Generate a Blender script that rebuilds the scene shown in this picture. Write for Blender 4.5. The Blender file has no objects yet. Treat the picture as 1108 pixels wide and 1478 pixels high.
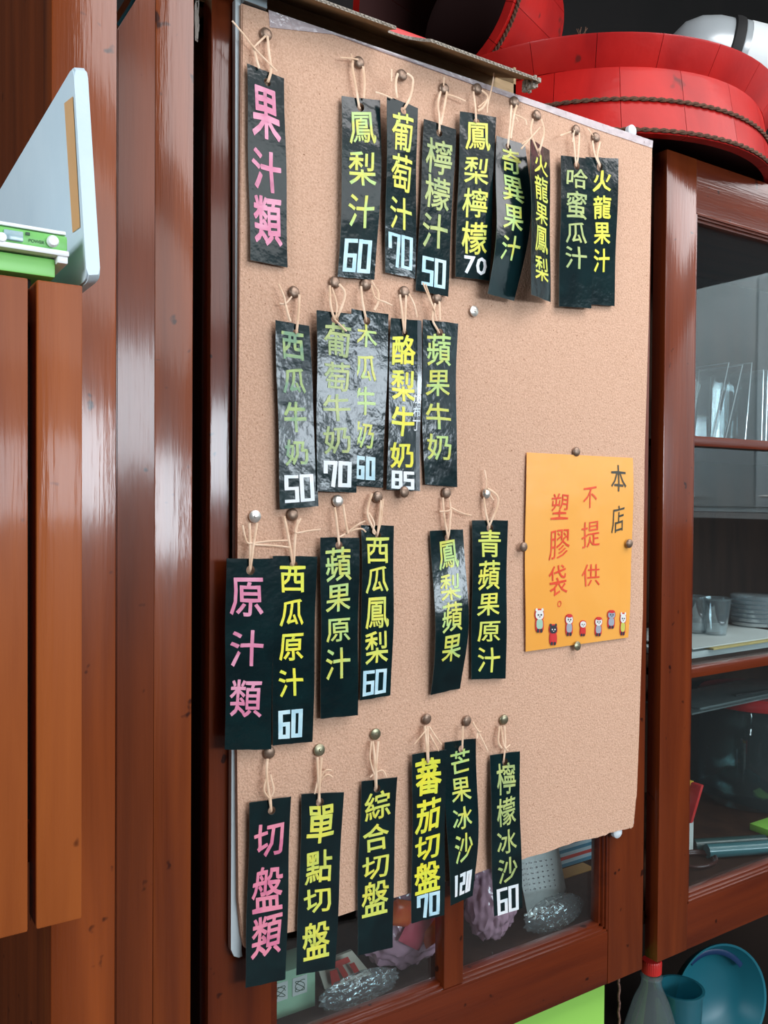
import bpy, bmesh, math, random
from mathutils import Vector, Matrix
random.seed(7)
S = bpy.context.scene
COL = S.collection
# ---------------------------------------------------------------- camera
F = 1250.0
ex = Vector((2473-554, 732-739, F)).normalized()
dn = Vector((-537.0, 76000.0, F)); dn = (dn - ex*dn.dot(ex)).normalized()
ez = -dn; ey = ez.cross(ex)
CZ = 1.5
cd = bpy.data.cameras.new('camera'); cam = bpy.data.objects.new('camera', cd); COL.objects.link(cam)
cd.sensor_fit = 'HORIZONTAL'; cd.sensor_width = 36.0; cd.lens = F/1108*36; cd.clip_start = 0.01
M = Matrix(((ex.x, -ex.y, -ex.z, 0), (ey.x, -ey.y, -ey.z, 0), (ez.x, -ez.y, -ez.z, CZ), (0, 0, 0, 1)))
cam.matrix_world = M
S.camera = cam
# ---------------------------------------------------------------- world, lights, exposure
w = bpy.data.worlds.new('world'); S.world = w; w.use_nodes = True
w.node_tree.nodes['Background'].inputs[0].default_value = (0.6, 0.7, 0.8, 1)
w.node_tree.nodes['Background'].inputs[1].default_value = 0.25
S.view_settings.view_transform = 'Standard'; S.view_settings.look = 'None'
S.view_settings.gamma = 1.0; S.view_settings.use_curve_mapping = False
S.view_settings.exposure = 0.0
def area(name, loc, target, sx, sy, power, col):
    l = bpy.data.lights.new(name, 'AREA'); l.shape = 'RECTANGLE'; l.size = sx; l.size_y = sy
    l.energy = power; l.color = col
    o = bpy.data.objects.new(name, l); COL.objects.link(o); o.location = loc
    d = Vector(target) - Vector(loc)
    o.rotation_euler = d.to_track_quat('-Z', 'Y').to_euler()
    return o
area('ceiling_light_near', (1.9, -.25, 2.80), (1.9, -.25, 0), 2.8, 1.0, 52, (1.0, 0.97, 0.98))
area('ceiling_light_far', (1.2, -2.4, 2.95), (1.2, -2.4, 0), 3.0, 1.8, 48, (0.97, 0.99, 1.0))
area('window_light', (1.38, -3.9, 2.05), (1.38, 0, 2.0), 2.1, 0.75, 105, (0.80, 0.91, 1.0))
area('window_light_right', (3.28, -3.9, 2.05), (3.28, 0, 2.0), 0.75, 0.75, 36, (0.80, 0.91, 1.0))
area('side_window_light', (-2.2, -0.2, 2.1), (0.2, 0.6, 1.6), 1.0, 1.0, 56, (0.84, 0.93, 1.0))

# ---------------------------------------------------------------- helpers
def ray(px, py):
    d = Vector(((px-554)/F, (py-739)/F, 1.0))
    return Vector((d.dot(ex), d.dot(ey), d.dot(ez)))
def P(px, py, Y):
    r = ray(px, py); q = r*(Y/r.y); q.z += CZ
    return q
def PX(px, py, X):
    r = ray(px, py); q = r*(X/r.x); q.z += CZ
    return q
def PZ(px, py, Z):
    r = ray(px, py); q = r*((Z-CZ)/r.z); q.z += CZ
    return q

MATS = {}
def mat(name, col, rough=0.5, metal=0.0, col2=None, nscale=8.0, stretch=(1, 1, 1), bump=0.0, bscale=60.0, bstretch=(1, 1, 1),
        coat=0.0, trans=0.0, alpha=1.0, ior=1.45, spec=0.5, detail=4.0, contrast=(0.35, 0.65), col3=None, n3=300, t3=0.62, sheen=0, bdist=0.002):
    if name in MATS: return MATS[name]
    m = bpy.data.materials.new(name); m.use_nodes = True; nt = m.node_tree; N = nt.nodes; L = nt.links
    b = N['Principled BSDF']
    b.inputs['Base Color'].default_value = (*col, 1); b.inputs['Roughness'].default_value = rough
    b.inputs['Metallic'].default_value = metal; b.inputs['IOR'].default_value = ior
    b.inputs['Coat Weight'].default_value = coat; b.inputs['Coat Roughness'].default_value = 0.12
    b.inputs['Transmission Weight'].default_value = trans; b.inputs['Alpha'].default_value = alpha
    b.inputs['Specular IOR Level'].default_value = spec
    tc = N.new('ShaderNodeTexCoord')
    def noise(sc, st, det=4.0, dist=0.0):
        mp = N.new('ShaderNodeMapping'); mp.inputs['Scale'].default_value = st
        L.new(tc.outputs['Object'], mp.inputs['Vector'])
        n = N.new('ShaderNodeTexNoise'); n.inputs['Scale'].default_value = sc; n.inputs['Detail'].default_value = det
        n.inputs['Distortion'].default_value = dist
        L.new(mp.outputs[0], n.inputs['Vector']); return n
    out = None
    if col2 is not None:
        n = noise(nscale, stretch, detail, 0.4)
        r = N.new('ShaderNodeValToRGB'); r.color_ramp.elements[0].position = contrast[0]; r.color_ramp.elements[1].position = contrast[1]
        r.color_ramp.elements[0].color = (*col, 1); r.color_ramp.elements[1].color = (*col2, 1)
        L.new(n.outputs['Fac'], r.inputs[0]); out = r.outputs[0]
    if col3 is not None:
        n = noise(n3, (1, 1, 1), 2.0)
        r3 = N.new('ShaderNodeValToRGB'); r3.color_ramp.elements[0].position = t3; r3.color_ramp.elements[1].position = t3+0.05
        r3.color_ramp.elements[0].color = (0, 0, 0, 1); r3.color_ramp.elements[1].color = (1, 1, 1, 1)
        L.new(n.outputs['Fac'], r3.inputs[0])
        mx = N.new('ShaderNodeMixRGB'); L.new(r3.outputs[0], mx.inputs[0])
        if out: L.new(out, mx.inputs[1])
        else: mx.inputs[1].default_value = (*col, 1)
        mx.inputs[2].default_value = (*col3, 1); out = mx.outputs[0]
    if out: L.new(out, b.inputs['Base Color'])
    if bump > 0:
        n = noise(bscale, bstretch, 3.0)
        bp = N.new('ShaderNodeBump'); bp.inputs['Strength'].default_value = bump; bp.inputs['Distance'].default_value = bdist
        L.new(n.outputs['Fac'], bp.inputs['Height']); L.new(bp.outputs[0], b.inputs['Normal'])
        if coat > 0: L.new(bp.outputs[0], b.inputs['Coat Normal'])
    MATS[name] = m
    return m
def clear(name, tint, fac=0.10, rough=0.03, ior=1.5, haze=0.0, hazecol=(0.8, 0.85, 0.9), bump=0.0, bscale=40, bstretch=(1, 1, 1)):
    """thin clear sheet: straight-through tint + fresnel gloss + a little milky diffuse"""
    if name in MATS: return MATS[name]
    m = bpy.data.materials.new(name); m.use_nodes = True; nt = m.node_tree; N = nt.nodes; L = nt.links
    N.remove(N['Principled BSDF']); out = N['Material Output']
    t = N.new('ShaderNodeBsdfTransparent'); t.inputs[0].default_value = (*tint, 1)
    g = N.new('ShaderNodeBsdfGlossy'); g.inputs['Roughness'].default_value = rough; g.inputs[0].default_value = (1, 1, 1, 1)
    fr = N.new('ShaderNodeFresnel'); fr.inputs[0].default_value = ior
    d = N.new('ShaderNodeBsdfDiffuse'); d.inputs[0].default_value = (*hazecol, 1)
    ge = N.new('ShaderNodeNewGeometry'); mr = N.new('ShaderNodeMapRange')
    mr.inputs['To Min'].default_value = ior; mr.inputs['To Max'].default_value = 1/ior
    L.new(ge.outputs['Backfacing'], mr.inputs['Value']); L.new(mr.outputs[0], fr.inputs[0])
    m0 = N.new('ShaderNodeMixShader'); m0.inputs[0].default_value = haze
    L.new(t.outputs[0], m0.inputs[1]); L.new(d.outputs[0], m0.inputs[2])
    ad = N.new('ShaderNodeMath'); ad.operation = 'ADD'; ad.inputs[1].default_value = fac; ad.use_clamp = True
    L.new(fr.outputs[0], ad.inputs[0])
    mx = N.new('ShaderNodeMixShader'); L.new(ad.outputs[0], mx.inputs[0]); L.new(m0.outputs[0], mx.inputs[1]); L.new(g.outputs[0], mx.inputs[2])
    if bump > 0:
        tc = N.new('ShaderNodeTexCoord'); mp = N.new('ShaderNodeMapping'); mp.inputs['Scale'].default_value = bstretch
        L.new(tc.outputs['Object'], mp.inputs['Vector'])
        n = N.new('ShaderNodeTexNoise'); n.inputs['Scale'].default_value = bscale; n.inputs['Detail'].default_value = 3
        L.new(mp.outputs[0], n.inputs['Vector'])
        bp = N.new('ShaderNodeBump'); bp.inputs['Strength'].default_value = bump; bp.inputs['Distance'].default_value = 0.004
        L.new(n.outputs['Fac'], bp.inputs['Height'])
        L.new(bp.outputs[0], g.inputs['Normal']); L.new(bp.outputs[0], fr.inputs['Normal'])
    L.new(mx.outputs[0], out.inputs[0])
    MATS[name] = m
    return m

def link(name, me, m, parent=None):
    o = bpy.data.objects.new(name, me); COL.objects.link(o)
    if m is not None:
        for k in (m if isinstance(m, (list, tuple)) else [m]): me.materials.append(k)
    if parent is not None: o.parent = parent
    return o
def obj(name, bm, m, parent=None, smooth=False):
    bmesh.ops.recalc_face_normals(bm, faces=bm.faces[:])
    me = bpy.data.meshes.new(name)
    if smooth:
        for f in bm.faces: f.smooth = True
    bm.to_mesh(me); bm.free()
    if smooth:
        try: me.set_sharp_from_angle(angle=math.radians(40))
        except Exception: pass
    return link(name, me, m, parent)
def empty(name, loc=(0, 0, 0)):
    """things keep world-space child meshes, so the empty sits at the origin of its parts"""
    o = bpy.data.objects.new(name, None); COL.objects.link(o); o.empty_display_size = 0.05
    return o
def tag(o, label, cat, group=None):
    o['label'] = label; o['category'] = cat
    if group: o['group'] = group
    return o
def struct(o):
    o['kind'] = 'structure'; return o
def add_box(bm, x0, x1, y0, y1, z0, z1, bev=0.0, mi=0):
    vs = [bm.verts.new(c) for c in ((x0,y0,z0),(x1,y0,z0),(x1,y1,z0),(x0,y1,z0),(x0,y0,z1),(x1,y0,z1),(x1,y1,z1),(x0,y1,z1))]
    fs = [bm.faces.new([vs[i] for i in q]) for q in ((0,1,2,3),(4,7,6,5),(0,4,5,1),(1,5,6,2),(2,6,7,3),(3,7,4,0))]
    for f in fs: f.material_index = mi
    if bev > 0:
        es = {e for f in fs for e in f.edges}
        r = bmesh.ops.bevel(bm, geom=list(es), offset=bev, segments=2, affect='EDGES', profile=0.6)
        for f in r['faces']: f.material_index = mi
    return vs
def box(name, x0, x1, y0, y1, z0, z1, m, parent=None, bev=0.0):
    bm = bmesh.new(); add_box(bm, min(x0,x1), max(x0,x1), min(y0,y1), max(y0,y1), min(z0,z1), max(z0,z1), bev)
    return obj(name, bm, m, parent, smooth=bev > 0)
def obox(name, org, ax, ay, az, m, parent=None, bev=0.0):
    """box from a corner and three edge vectors"""
    bm = bmesh.new(); vs = add_box(bm, 0, 1, 0, 1, 0, 1)
    for v in bm.verts: v.co = Vector(org) + Vector(ax)*v.co.x + Vector(ay)*v.co.y + Vector(az)*v.co.z
    if bev: bmesh.ops.bevel(bm, geom=bm.edges[:], offset=bev, segments=2, affect='EDGES', profile=0.6)
    return obj(name, bm, m, parent, smooth=bev > 0)
def add_tube(bm, pts, r, seg=6, flat=1.0, cap=True, taper=None):
    pts = [Vector(p) for p in pts]; rings = []; n = len(pts)
    up = Vector((0, 1, 0))
    for i, p in enumerate(pts):
        t = (pts[min(i+1, n-1)] - pts[max(i-1, 0)])
        t = t.normalized() if t.length > 1e-9 else Vector((0, 0, 1))
        a = t.cross(up)
        if a.length < 1e-4: a = t.cross(Vector((1, 0, 0)))
        a.normalize(); b = a.cross(t).normalized()
        rr = r if taper is None else r*(1+(taper-1)*i/(n-1))
        rings.append([bm.verts.new(p + a*rr*math.cos(2*math.pi*k/seg) + b*rr*flat*math.sin(2*math.pi*k/seg)) for k in range(seg)])
    for i in range(n-1):
        for k in range(seg):
            bm.faces.new((rings[i][k], rings[i][(k+1) % seg], rings[i+1][(k+1) % seg], rings[i+1][k]))
    if cap: bm.faces.new(rings[0]); bm.faces.new(rings[-1])
def smooth_pts(pts, k=5):
    pts = [Vector(p) for p in pts]; out = []; n = len(pts)
    if n < 3: return [pts[0].lerp(pts[-1], i/k) for i in range(k+1)]
    for i in range(n-1):
        p0, p1, p2, p3 = pts[max(i-1,0)], pts[i], pts[i+1], pts[min(i+2,n-1)]
        for j in range(k):
            t = j/k
            out.append(0.5*((2*p1)+(p2-p0)*t+(2*p0-5*p1+4*p2-p3)*t*t+(3*p1-p0-3*p2+p3)*t**3))
    out.append(pts[-1]); return out
def tube(name, pts, r, m, parent=None, seg=8, flat=1.0, taper=None):
    bm = bmesh.new(); add_tube(bm, pts, r, seg, flat, True, taper); return obj(name, bm, m, parent, True)
def add_lathe(bm, prof, c=(0,0,0), axis=(0,0,1), seg=32, a0=0.0, a1=2*math.pi, mi=0, ridges=0, ramp=0.0):
    axis = Vector(axis).normalized(); q = Vector((0,0,1)).rotation_difference(axis); c = Vector(c)
    full = abs(a1-a0-2*math.pi) < 1e-6; cnt = seg if full else seg+1; rings = []
    for r, z in prof:
        if r < 1e-6: rings.append([bm.verts.new(c + q @ Vector((0,0,z)))]*cnt); continue
        ring = []
        for k in range(cnt):
            a = a0+(a1-a0)*k/seg; rr = r + (ramp if ridges and k % 2 else 0)
            ring.append(bm.verts.new(c + q @ Vector((rr*math.cos(a), rr*math.sin(a), z))))
        rings.append(ring)
    for i in range(len(prof)-1):
        for k in range(seg):
            k2 = (k+1) % cnt
            f = [rings[i][k], rings[i][k2], rings[i+1][k2], rings[i+1][k]]
            u = []
            for v in f:
                if v not in u: u.append(v)
            if len(u) >= 3:
                try: bm.faces.new(u).material_index = mi
                except ValueError: pass
def lathe(name, prof, c, m, parent=None, axis=(0,0,1), seg=32, **k):
    bm = bmesh.new(); add_lathe(bm, prof, c, axis, seg, **k); return obj(name, bm, m, parent, True)
def prism(name, poly, y0, y1, m, parent=None, bev=0.0):
    """outline in (x,z) world points extruded from y0 to y1"""
    bm = bmesh.new()
    a = [bm.verts.new((p[0], y0, p[1])) for p in poly]; b = [bm.verts.new((p[0], y1, p[1])) for p in poly]
    f0 = bm.faces.new(a); bm.faces.new(b[::-1]); n = len(poly)
    for i in range(n): bm.faces.new((a[i], b[i], b[(i+1) % n], a[(i+1) % n]))
    if bev: bmesh.ops.bevel(bm, geom=list(f0.edges), offset=bev, segments=2, affect='EDGES')
    bmesh.ops.triangulate(bm, faces=[f for f in bm.faces if len(f.verts) > 4])
    return obj(name, bm, m, parent)
def crumple(name, c, size, m, parent=None, amp=0.25, seed=0, sub=4, flatten=0.0, spike=1.0):
    """wrinkled bag or crumpled sheet body"""
    rnd = random.Random(seed); bm = bmesh.new(); bmesh.ops.create_icosphere(bm, subdivisions=sub, radius=1)
    dirs = [(Vector((rnd.gauss(0,1), rnd.gauss(0,1), rnd.gauss(0,1))).normalized(), rnd.uniform(3, 16), rnd.uniform(0, 6)) for _ in range(12)]
    for v in bm.verts:
        n = v.co.normalized(); d = 0
        for i, (a, fq, ph) in enumerate(dirs): d += abs(math.sin(n.dot(a)*fq+ph))*(1 if i % 2 else -1)
        k = 1+amp*d/3
        v.co = Vector((n.x*size[0]*k, n.y*size[1]*k, max(n.z, -1+flatten)*size[2]*k)) + Vector(c)
    return obj(name, bm, m, parent, True)

# ---------------------------------------------------------------- materials
def wood(name, dark, light, zdir=True, rough=0.34, coat=0.75, bump=0.22, scale=7):
    st = (5, 5, 0.35) if zdir else (0.35, 5, 5); bs = (1, 1, 0.05) if zdir else (0.05, 1, 1)
    m = mat(name, dark, rough, 0, light, scale, st, bump=bump, bscale=330, bstretch=bs, coat=coat, spec=.2, contrast=(0.25, 0.75), detail=6, bdist=0.0012,
            col3=(dark[0]*0.35, dark[1]*0.3, dark[2]*0.3), n3=55, t3=0.70)
    for nd in m.node_tree.nodes:
        if nd.type == 'BSDF_PRINCIPLED': nd.inputs['Coat Roughness'].default_value = 0.11
    return m
W_post = wood('varnished_wood_vertical', (0.115, 0.020, 0.0035), (0.29, 0.062, 0.010))
W_postdark = wood('varnished_wood_dark', (0.09, 0.018, 0.004), (0.19, 0.038, 0.008), coat=0.5)
W_rail = wood('varnished_wood_horizontal', (0.09, 0.015, 0.0035), (0.21, 0.038, 0.007), zdir=False)
W_door = wood('varnished_door_wood_vertical', (0.075, 0.011, 0.003), (0.20, 0.036, 0.007))
W_drail = wood('varnished_door_wood_horizontal', (0.065, 0.009, 0.003), (0.15, 0.024, 0.005), zdir=False)
W_slat = wood('worn_wood_plank', (0.20, 0.042, 0.009), (0.38, 0.098, 0.020), coat=0.25, rough=0.42)
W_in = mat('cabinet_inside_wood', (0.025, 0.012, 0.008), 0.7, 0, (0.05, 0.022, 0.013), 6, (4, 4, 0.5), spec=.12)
M_dark = mat('dark_wall_paint', (0.012, 0.010, 0.009), 0.9)
cork = mat('pressed_cork', (0.56, 0.335, 0.225), 0.8, 0, (0.68, 0.43, 0.305), 520, (1, 1, 1), bump=0.5, bscale=420, spec=0.2,
           col3=(0.27, 0.12, 0.06), n3=460, t3=0.70, contrast=(0.35, 0.62), detail=3)
tagblack = mat('laminated_black_card', (0.003, 0.011, 0.013), 0.16, 0, (0.004, 0.018, 0.020), 30, bump=0.16, bscale=55, coat=0.25, spec=.42, bdist=0.004)
tagblack.node_tree.nodes['Principled BSDF'].inputs['Coat Roughness'].default_value = 0.10
tagedge = mat('laminate_edge', (0.10, 0.14, 0.14), 0.3)
twine_m = mat('raffia_twine', (0.72, 0.47, 0.30), 0.6, 0, (0.88, 0.64, 0.46), 60)
steel = mat('brushed_steel', (0.55, 0.58, 0.60), 0.25, 1.0, bump=0.05, bscale=200, bstretch=(1, 1, 0.05))
pin_brown = mat('tarnished_bronze', (0.21, 0.14, 0.10), 0.42, 0.6, (0.33, 0.23, 0.17), 300)
pin_brass = mat('dull_brass', (0.25, 0.24, 0.15), 0.35, 0.8, (0.36, 0.32, 0.22), 200)
pin_silver = mat('nickel_plated', (0.72, 0.68, 0.62), 0.3, 0.7)
def ink(name, a, b): return mat(name, a, 0.45, 0, b, 55, (1, 1, 1), contrast=(0.4, 0.6), detail=1, coat=0.15)
INK = {
 'pink': ink('pink_marker', (0.72, 0.22, 0.36), (0.80, 0.33, 0.47)),
 'pinkhot': ink('hot_pink_marker', (0.75, 0.20, 0.33), (0.86, 0.28, 0.38)),
 'pinkdim': ink('faded_pink_marker', (0.55, 0.17, 0.27), (0.74, 0.22, 0.33)),
 'yg': ink('yellow_green_marker', (0.66, 0.66, 0.10), (0.48, 0.68, 0.22)),
 'y': ink('yellow_marker', (0.80, 0.76, 0.10), (0.66, 0.72, 0.13)),
 'yb': ink('bright_yellow_marker', (0.88, 0.80, 0.05), (0.78, 0.80, 0.07)),
 'dim': ink('faded_green_marker', (0.36, 0.46, 0.17), (0.48, 0.55, 0.18)),
 'sage': ink('sage_green_marker', (0.17, 0.33, 0.18), (0.38, 0.52, 0.17)),
 'white': ink('white_marker', (0.86, 0.88, 0.90), (0.78, 0.86, 0.90)),
 'cyan': ink('pale_blue_marker', (0.45, 0.70, 0.80), (0.60, 0.82, 0.88)),
 'red': ink('red_pen', (0.72, 0.06, 0.02), (0.78, 0.09, 0.03)),
 'black': ink('black_pen', (0.05, 0.045, 0.03), (0.07, 0.06, 0.04)),
}
plastic_white = mat('white_plastic', (0.74, 0.80, 0.84), 0.35)
glass = clear('cabinet_glass', (0.92, 0.96, 0.96), 0.02, 0.02, 1.5, haze=0.004)

# ---------------------------------------------------------------- setting
ZT = P(960.7, 214, .775).z        # top of the cabinet run
ZB = P(949, 1389.6, .775).z       # bottom of the cabinet run
wallm = mat('aged_dark_plaster', (0.012, 0.009, 0.008), 0.9, 0, (0.007, 0.006, 0.005), 3)
lightm = mat('dim_green_plaster', (0.045, 0.05, 0.05), 0.8)
struct(box('floor', -2.4, 3.8, -4.2, 1.62, -0.05, 0, mat('floor_tile', (0.05, 0.03, 0.022), 0.6, 0, (0.08, 0.05, 0.04), 3)))
struct(box('ceiling', -2.4, 3.8, -4.2, 1.62, 3.20, 3.28, mat('brown_ceiling_board', (0.12, 0.10, 0.09), 0.8)))
struct(box('wall_back', -2.4, 3.8, 1.62, 1.70, -0.05, 3.28, wallm))
struct(box('wall_front', -2.4, 3.8, -4.28, -4.2, -0.05, 3.28, lightm))
struct(box('wall_left', -2.48, -2.4, -4.28, 1.70, -0.05, 3.28, wallm))
struct(box('wall_right', 3.8, 3.88, -4.28, 1.70, -0.05, 3.28, lightm))

# ---------------------------------------------------------------- left cabinets
YP = .70
xa = P(74, 700, YP).x; xb = P(167.5, 700, YP).x
c1 = empty('tall_cabinet'); tag(c1, 'tall dark varnished cabinet at far left, its wide red-brown front post behind the cutting board', 'cabinet')
box('front_post', xa, xb, YP, YP+.03, 0.02, 2.35, W_post, c1, .0012)
box('side_panel', xa+.001, xa+.02, YP+.03, 1.25, 0.02, 2.35, W_postdark, c1)
pn = [(P(a, b, YP+.009).x, P(a, b, YP+.009).z) for a, b in ((169.5, 42), (196, 0), (202, -10), (224.5, -55), (222.5, 700), (220, 1560), (166.5, 1560))]
prism('inner_panel', pn, YP+.009, YP+.027, W_postdark, c1, .0008)
box('top_panel', xa+.02, xb-.004, YP+.03, 1.25, 2.30, 2.35, W_postdark, c1)
box('back_panel', xa+.02, xb-.004, 1.20, 1.25, 0.02, 2.30, W_in, c1)

YQ = .75
xc = P(222.5, 700, YQ).x; xd = P(277.5, 700, YQ).x
ztq = P(195, 0, .809).z
c2 = empty('narrow_cabinet'); tag(c2, 'varnished wooden cabinet side with a glossy streaked front post, just left of the corkboard door', 'cabinet')
box('front_post', xc, xd, YQ, YQ+.024, 0.02, ztq, W_post, c2, .001)
box('side_panel', xc+.0015, xc+.018, YQ+.024, 1.20, 0.02, ztq, W_postdark, c2)
box('inner_post', xd-.008, xd+.018, YQ+.05, YQ+.07, 0.02, ztq, W_postdark, c2)
tg = tube('teal_stick', [P(171, 36, .90), P(189, 8, .88), P(205, -30, .86)], .0022, mat('teal_plastic', (0.05, 0.25, 0.32), 0.4))
tag(tg, 'thin teal plastic stick leaning behind the cabinet side at the top left', 'stick')

# cabinet with the plank front that carries the scale
YS = .50
zs1 = P(60, 404, YS).z; zs0 = P(85, 1334, YS).z
xs0 = -.12; x41 = P(40.5, 800, YS).x; x52 = P(53, 800, YS).x; x118 = P(119, 700, YS).x
hc = empty('plank_front_cabinet'); tag(hc, 'hanging cabinet at the left edge fronted with worn upright reddish planks', 'cabinet')
wpl = [(xs0, xs0+.055), (xs0+.063, -.002), (.006, .0), ]
for a, b in ((xs0, xs0+.068), (xs0+.079, x41-.083), (x41-.072, x41), (x52, x118)):
    box('plank', a, b, YS, YS+.021, zs0, zs1, W_slat, hc, .0012)
box('top_panel', xs0, x118-.003, YS+.021, YS+.30, zs1-.02, zs1-.001, W_postdark, hc)
box('bottom_panel', xs0, x118-.003, YS+.021, YS+.19, zs0+.03, zs0+.05, W_postdark, hc)
box('back_panel', xs0, x118-.003, YS+.034, YS+.046, zs0+.05, zs1-.02, mat('painted_gap_shade', (0.01, 0.008, 0.007), 0.7), hc)  # black sheet added close behind the planks to paint in the gaps' shade
box('rear_panel', xs0, x118-.003, YS+.17, YS+.19, zs0+.05, zs1-.02, W_postdark, hc)

# cutting board standing on the cabinet
def cutting_board():
    r = empty('cutting_board'); tag(r, 'pale blue-white plastic cutting board standing on edge behind the green scale', 'cutting board')
    b0 = P(125.5, 406, YS+.012); t0 = P(105.5, 92, YS+.012)
    thick = .0078; L = .30
    upv = (t0-b0); bw = Vector((0, L, 0)); sd = Vector((thick, 0, .0015))
    bm = bmesh.new(); N = 10; rad = .012
    outline = []   # (along depth d, along up h)
    H = upv.length; un = upv.normalized()
    def corner(cx, cy, a0):
        for k in range(5):
            a = math.radians(a0+90*k/4); outline.append((cx+rad*math.cos(a), cy+rad*math.sin(a)))
    corner(rad*.6, rad, 180); corner(L-rad, rad, 270); corner(L-rad, H-rad, 0); corner(rad*.6, H-rad, 90)
    outline = [(max(d, 0), h) for d, h in outline]
    a = [bm.verts.new(b0 + Vector((0, d, 0)) + un*h) for d, h in outline]
    b = [bm.verts.new(v.co + sd) for v in a]; n = len(a)
    f0 = bm.faces.new(a); f1 = bm.faces.new(b[::-1])
    for i in range(n): bm.faces.new((a[i], b[i], b[(i+1) % n], a[(i+1) % n]))
    bmesh.ops.bevel(bm, geom=list(f0.edges)+list(f1.edges), offset=.0012, segments=2, affect='EDGES')
    obj('slab', bm, mat('cutting_board_plastic', (0.62, 0.75, 0.82), 0.45, 0, (0.68, 0.80, 0.86), 14, col3=(0.25, 0.30, 0.32), n3=38, t3=0.77, bump=.1, bscale=200), r, True)
    # orange tape strip on the left-hand face
    bm = bmesh.new()
    pts = []
    for px, py in ((92.5, 149), (105, 139), (115.5, 328), (104.5, 336)):
        q0 = b0 + Vector((-.0004, 0, 0)); rr = ray(px, py); nrm = Vector((0, 1, 0)).cross(un).normalized()
        o = Vector((0, 0, CZ)); t = (q0-o).dot(nrm)/rr.dot(nrm); pts.append(o+rr*t)
    vs = [bm.verts.new(p) for p in pts]; bm.faces.new(vs)
    o = obj('tape_strip', bm, mat('orange_tape', (0.62, 0.33, 0.13), 0.5, 0, (0.72, 0.42, 0.20), 9), r); o['label'] = 'strip of orange tape along the front edge'
cutting_board()

def scale():
    r = empty('kitchen_scale'); tag(r, 'green and white digital kitchen scale with a round power knob, on the plank cabinet', 'kitchen scale')
    Y = YS+.012
    xr = P(98, 350, Y).x; xl = -.09
    zt = P(98, 336, Y).z; zb = P(92, 400, Y).z; zb = max(zb, zs1+.004)
    green = mat('green_plastic', (0.16, 0.52, 0.11), 0.35); wht = mat('white_scale_plastic', (0.80, 0.82, 0.82), 0.35)
    zm = P(96, 364, Y).z
    box('platform', xl, xr-.001, Y-.0005, Y+.11, zt-.0018, zt+.0004, wht, r, .0008)
    box('body', xl, xr, Y, Y+.11, zm, zt-.0018, green, r, .002)
    box('rim', xl, xr+.0005, Y-.0018, Y+.11, zm-.0030, zm+.0004, wht, r, .0012)
    box('rim_end', xr-.006, xr, Y-.001, Y+.10, zm-.0070, zm-.0025, wht, r, .0012)
    box('lower_body', xl, xr-.006, Y+.004, Y+.105, zs1+.006, zm-.004, mat('light_green_plastic', (0.22, 0.62, 0.13), 0.35), r, .001)
    for x in (xl+.02, xr-.022):
        for y in (Y+.02, Y+.09):
            lathe('foot', [(0, 0), (.006, 0), (.006, .0075), (0, .0075)], (x, y, zs1-.001), mat('black_rubber', (0.01, 0.01, 0.01), 0.7), r, seg=12)
    k = P(75.5, 349, Y); lathe('power_knob', [(0, .0035), (.0026, .0033), (.0032, .0022), (.0032, -.001), (0, -.001)], k, wht, r, axis=(0, -1, 0), seg=20)
    lathe('button', [(0, .0025), (.0024, .0022), (.0028, 0), (0, 0)], P(2, 343, Y), wht, r, axis=(0, -1, 0), seg=16)
    a = P(5, 331, Y); b = P(33, 350, Y)
    box('display', a.x, b.x, Y-.0016, Y+.001, b.z, a.z, mat('lcd_glass', (0.30, 0.45, 0.50), 0.15, 0, (0.38, 0.52, 0.55), 200), r, .0006)
    a = P(37, 335, Y); b = P(43, 340, Y)
    box('icon', a.x, b.x, Y-.0006, Y, b.z, a.z, mat('dark_print', (0.03, 0.08, 0.04), 0.5), r)
    a = P(41, 349, Y); c = bpy.data.curves.new('power_text', 'FONT'); c.body = 'POWER'; c.size = .0024; c.offset = .00003
    t = bpy.data.objects.new('power_text', c); COL.objects.link(t)
    bpy.context.view_layer.update()
    me = bpy.data.meshes.new_from_object(t.evaluated_get(bpy.context.evaluated_depsgraph_get())); bpy.data.objects.remove(t)
    for v in me.vertices: v.co = Vector((a.x + v.co.x, Y-.0005, a.z + v.co.y))
    link('power_lettering', me, mat('dark_print', (0.03, 0.08, 0.04)), r)
scale()

# ---------------------------------------------------------------- glass-front wall cabinet (two doors)
YD = .775; DT = .022
gc = empty('glass_front_cabinet'); tag(gc, 'dark red varnished wall cabinet with two glazed doors, corkboard hung over its left door', 'cabinet')
Lx0 = P(302.5, 700, YD).x; Lx1 = P(927, 1380, YD).x; Rx0 = P(948.3, 1380, YD).x; Rx1 = Rx0+.90
ZF = P(994, 1305, YD).z - .003   # inner floor of the cabinet
CX0, CX1 = Lx0+.006, Rx1+.01; CY0, CY1 = YD+DT+.002, YD+.36
box('side_panel', CX0, CX0+.018, CY0, CY1, ZB+.006, ZT-.003, W_postdark, gc)
box('side_panel', CX1-.018, CX1, CY0, CY1, ZB+.006, ZT-.003, W_postdark, gc)
box('divider', Lx1+.001, Rx0-.001, CY0, CY0+.02, ZB+.006, ZT-.003, mat('divider_wood', (0.05, 0.011, 0.005), 0.5), gc)
box('top_panel', CX0, CX1, CY0, CY1, ZT-.021, ZT-.003, W_rail, gc)
box('bottom_panel', CX0+.018, CX1-.018, CY0, CY1-.01, ZF-.018, ZF, W_in, gc)
box('back_panel', CX0, CX1, CY1-.01, CY1+.002, ZB+.006, ZT-.003, W_in, gc)
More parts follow.
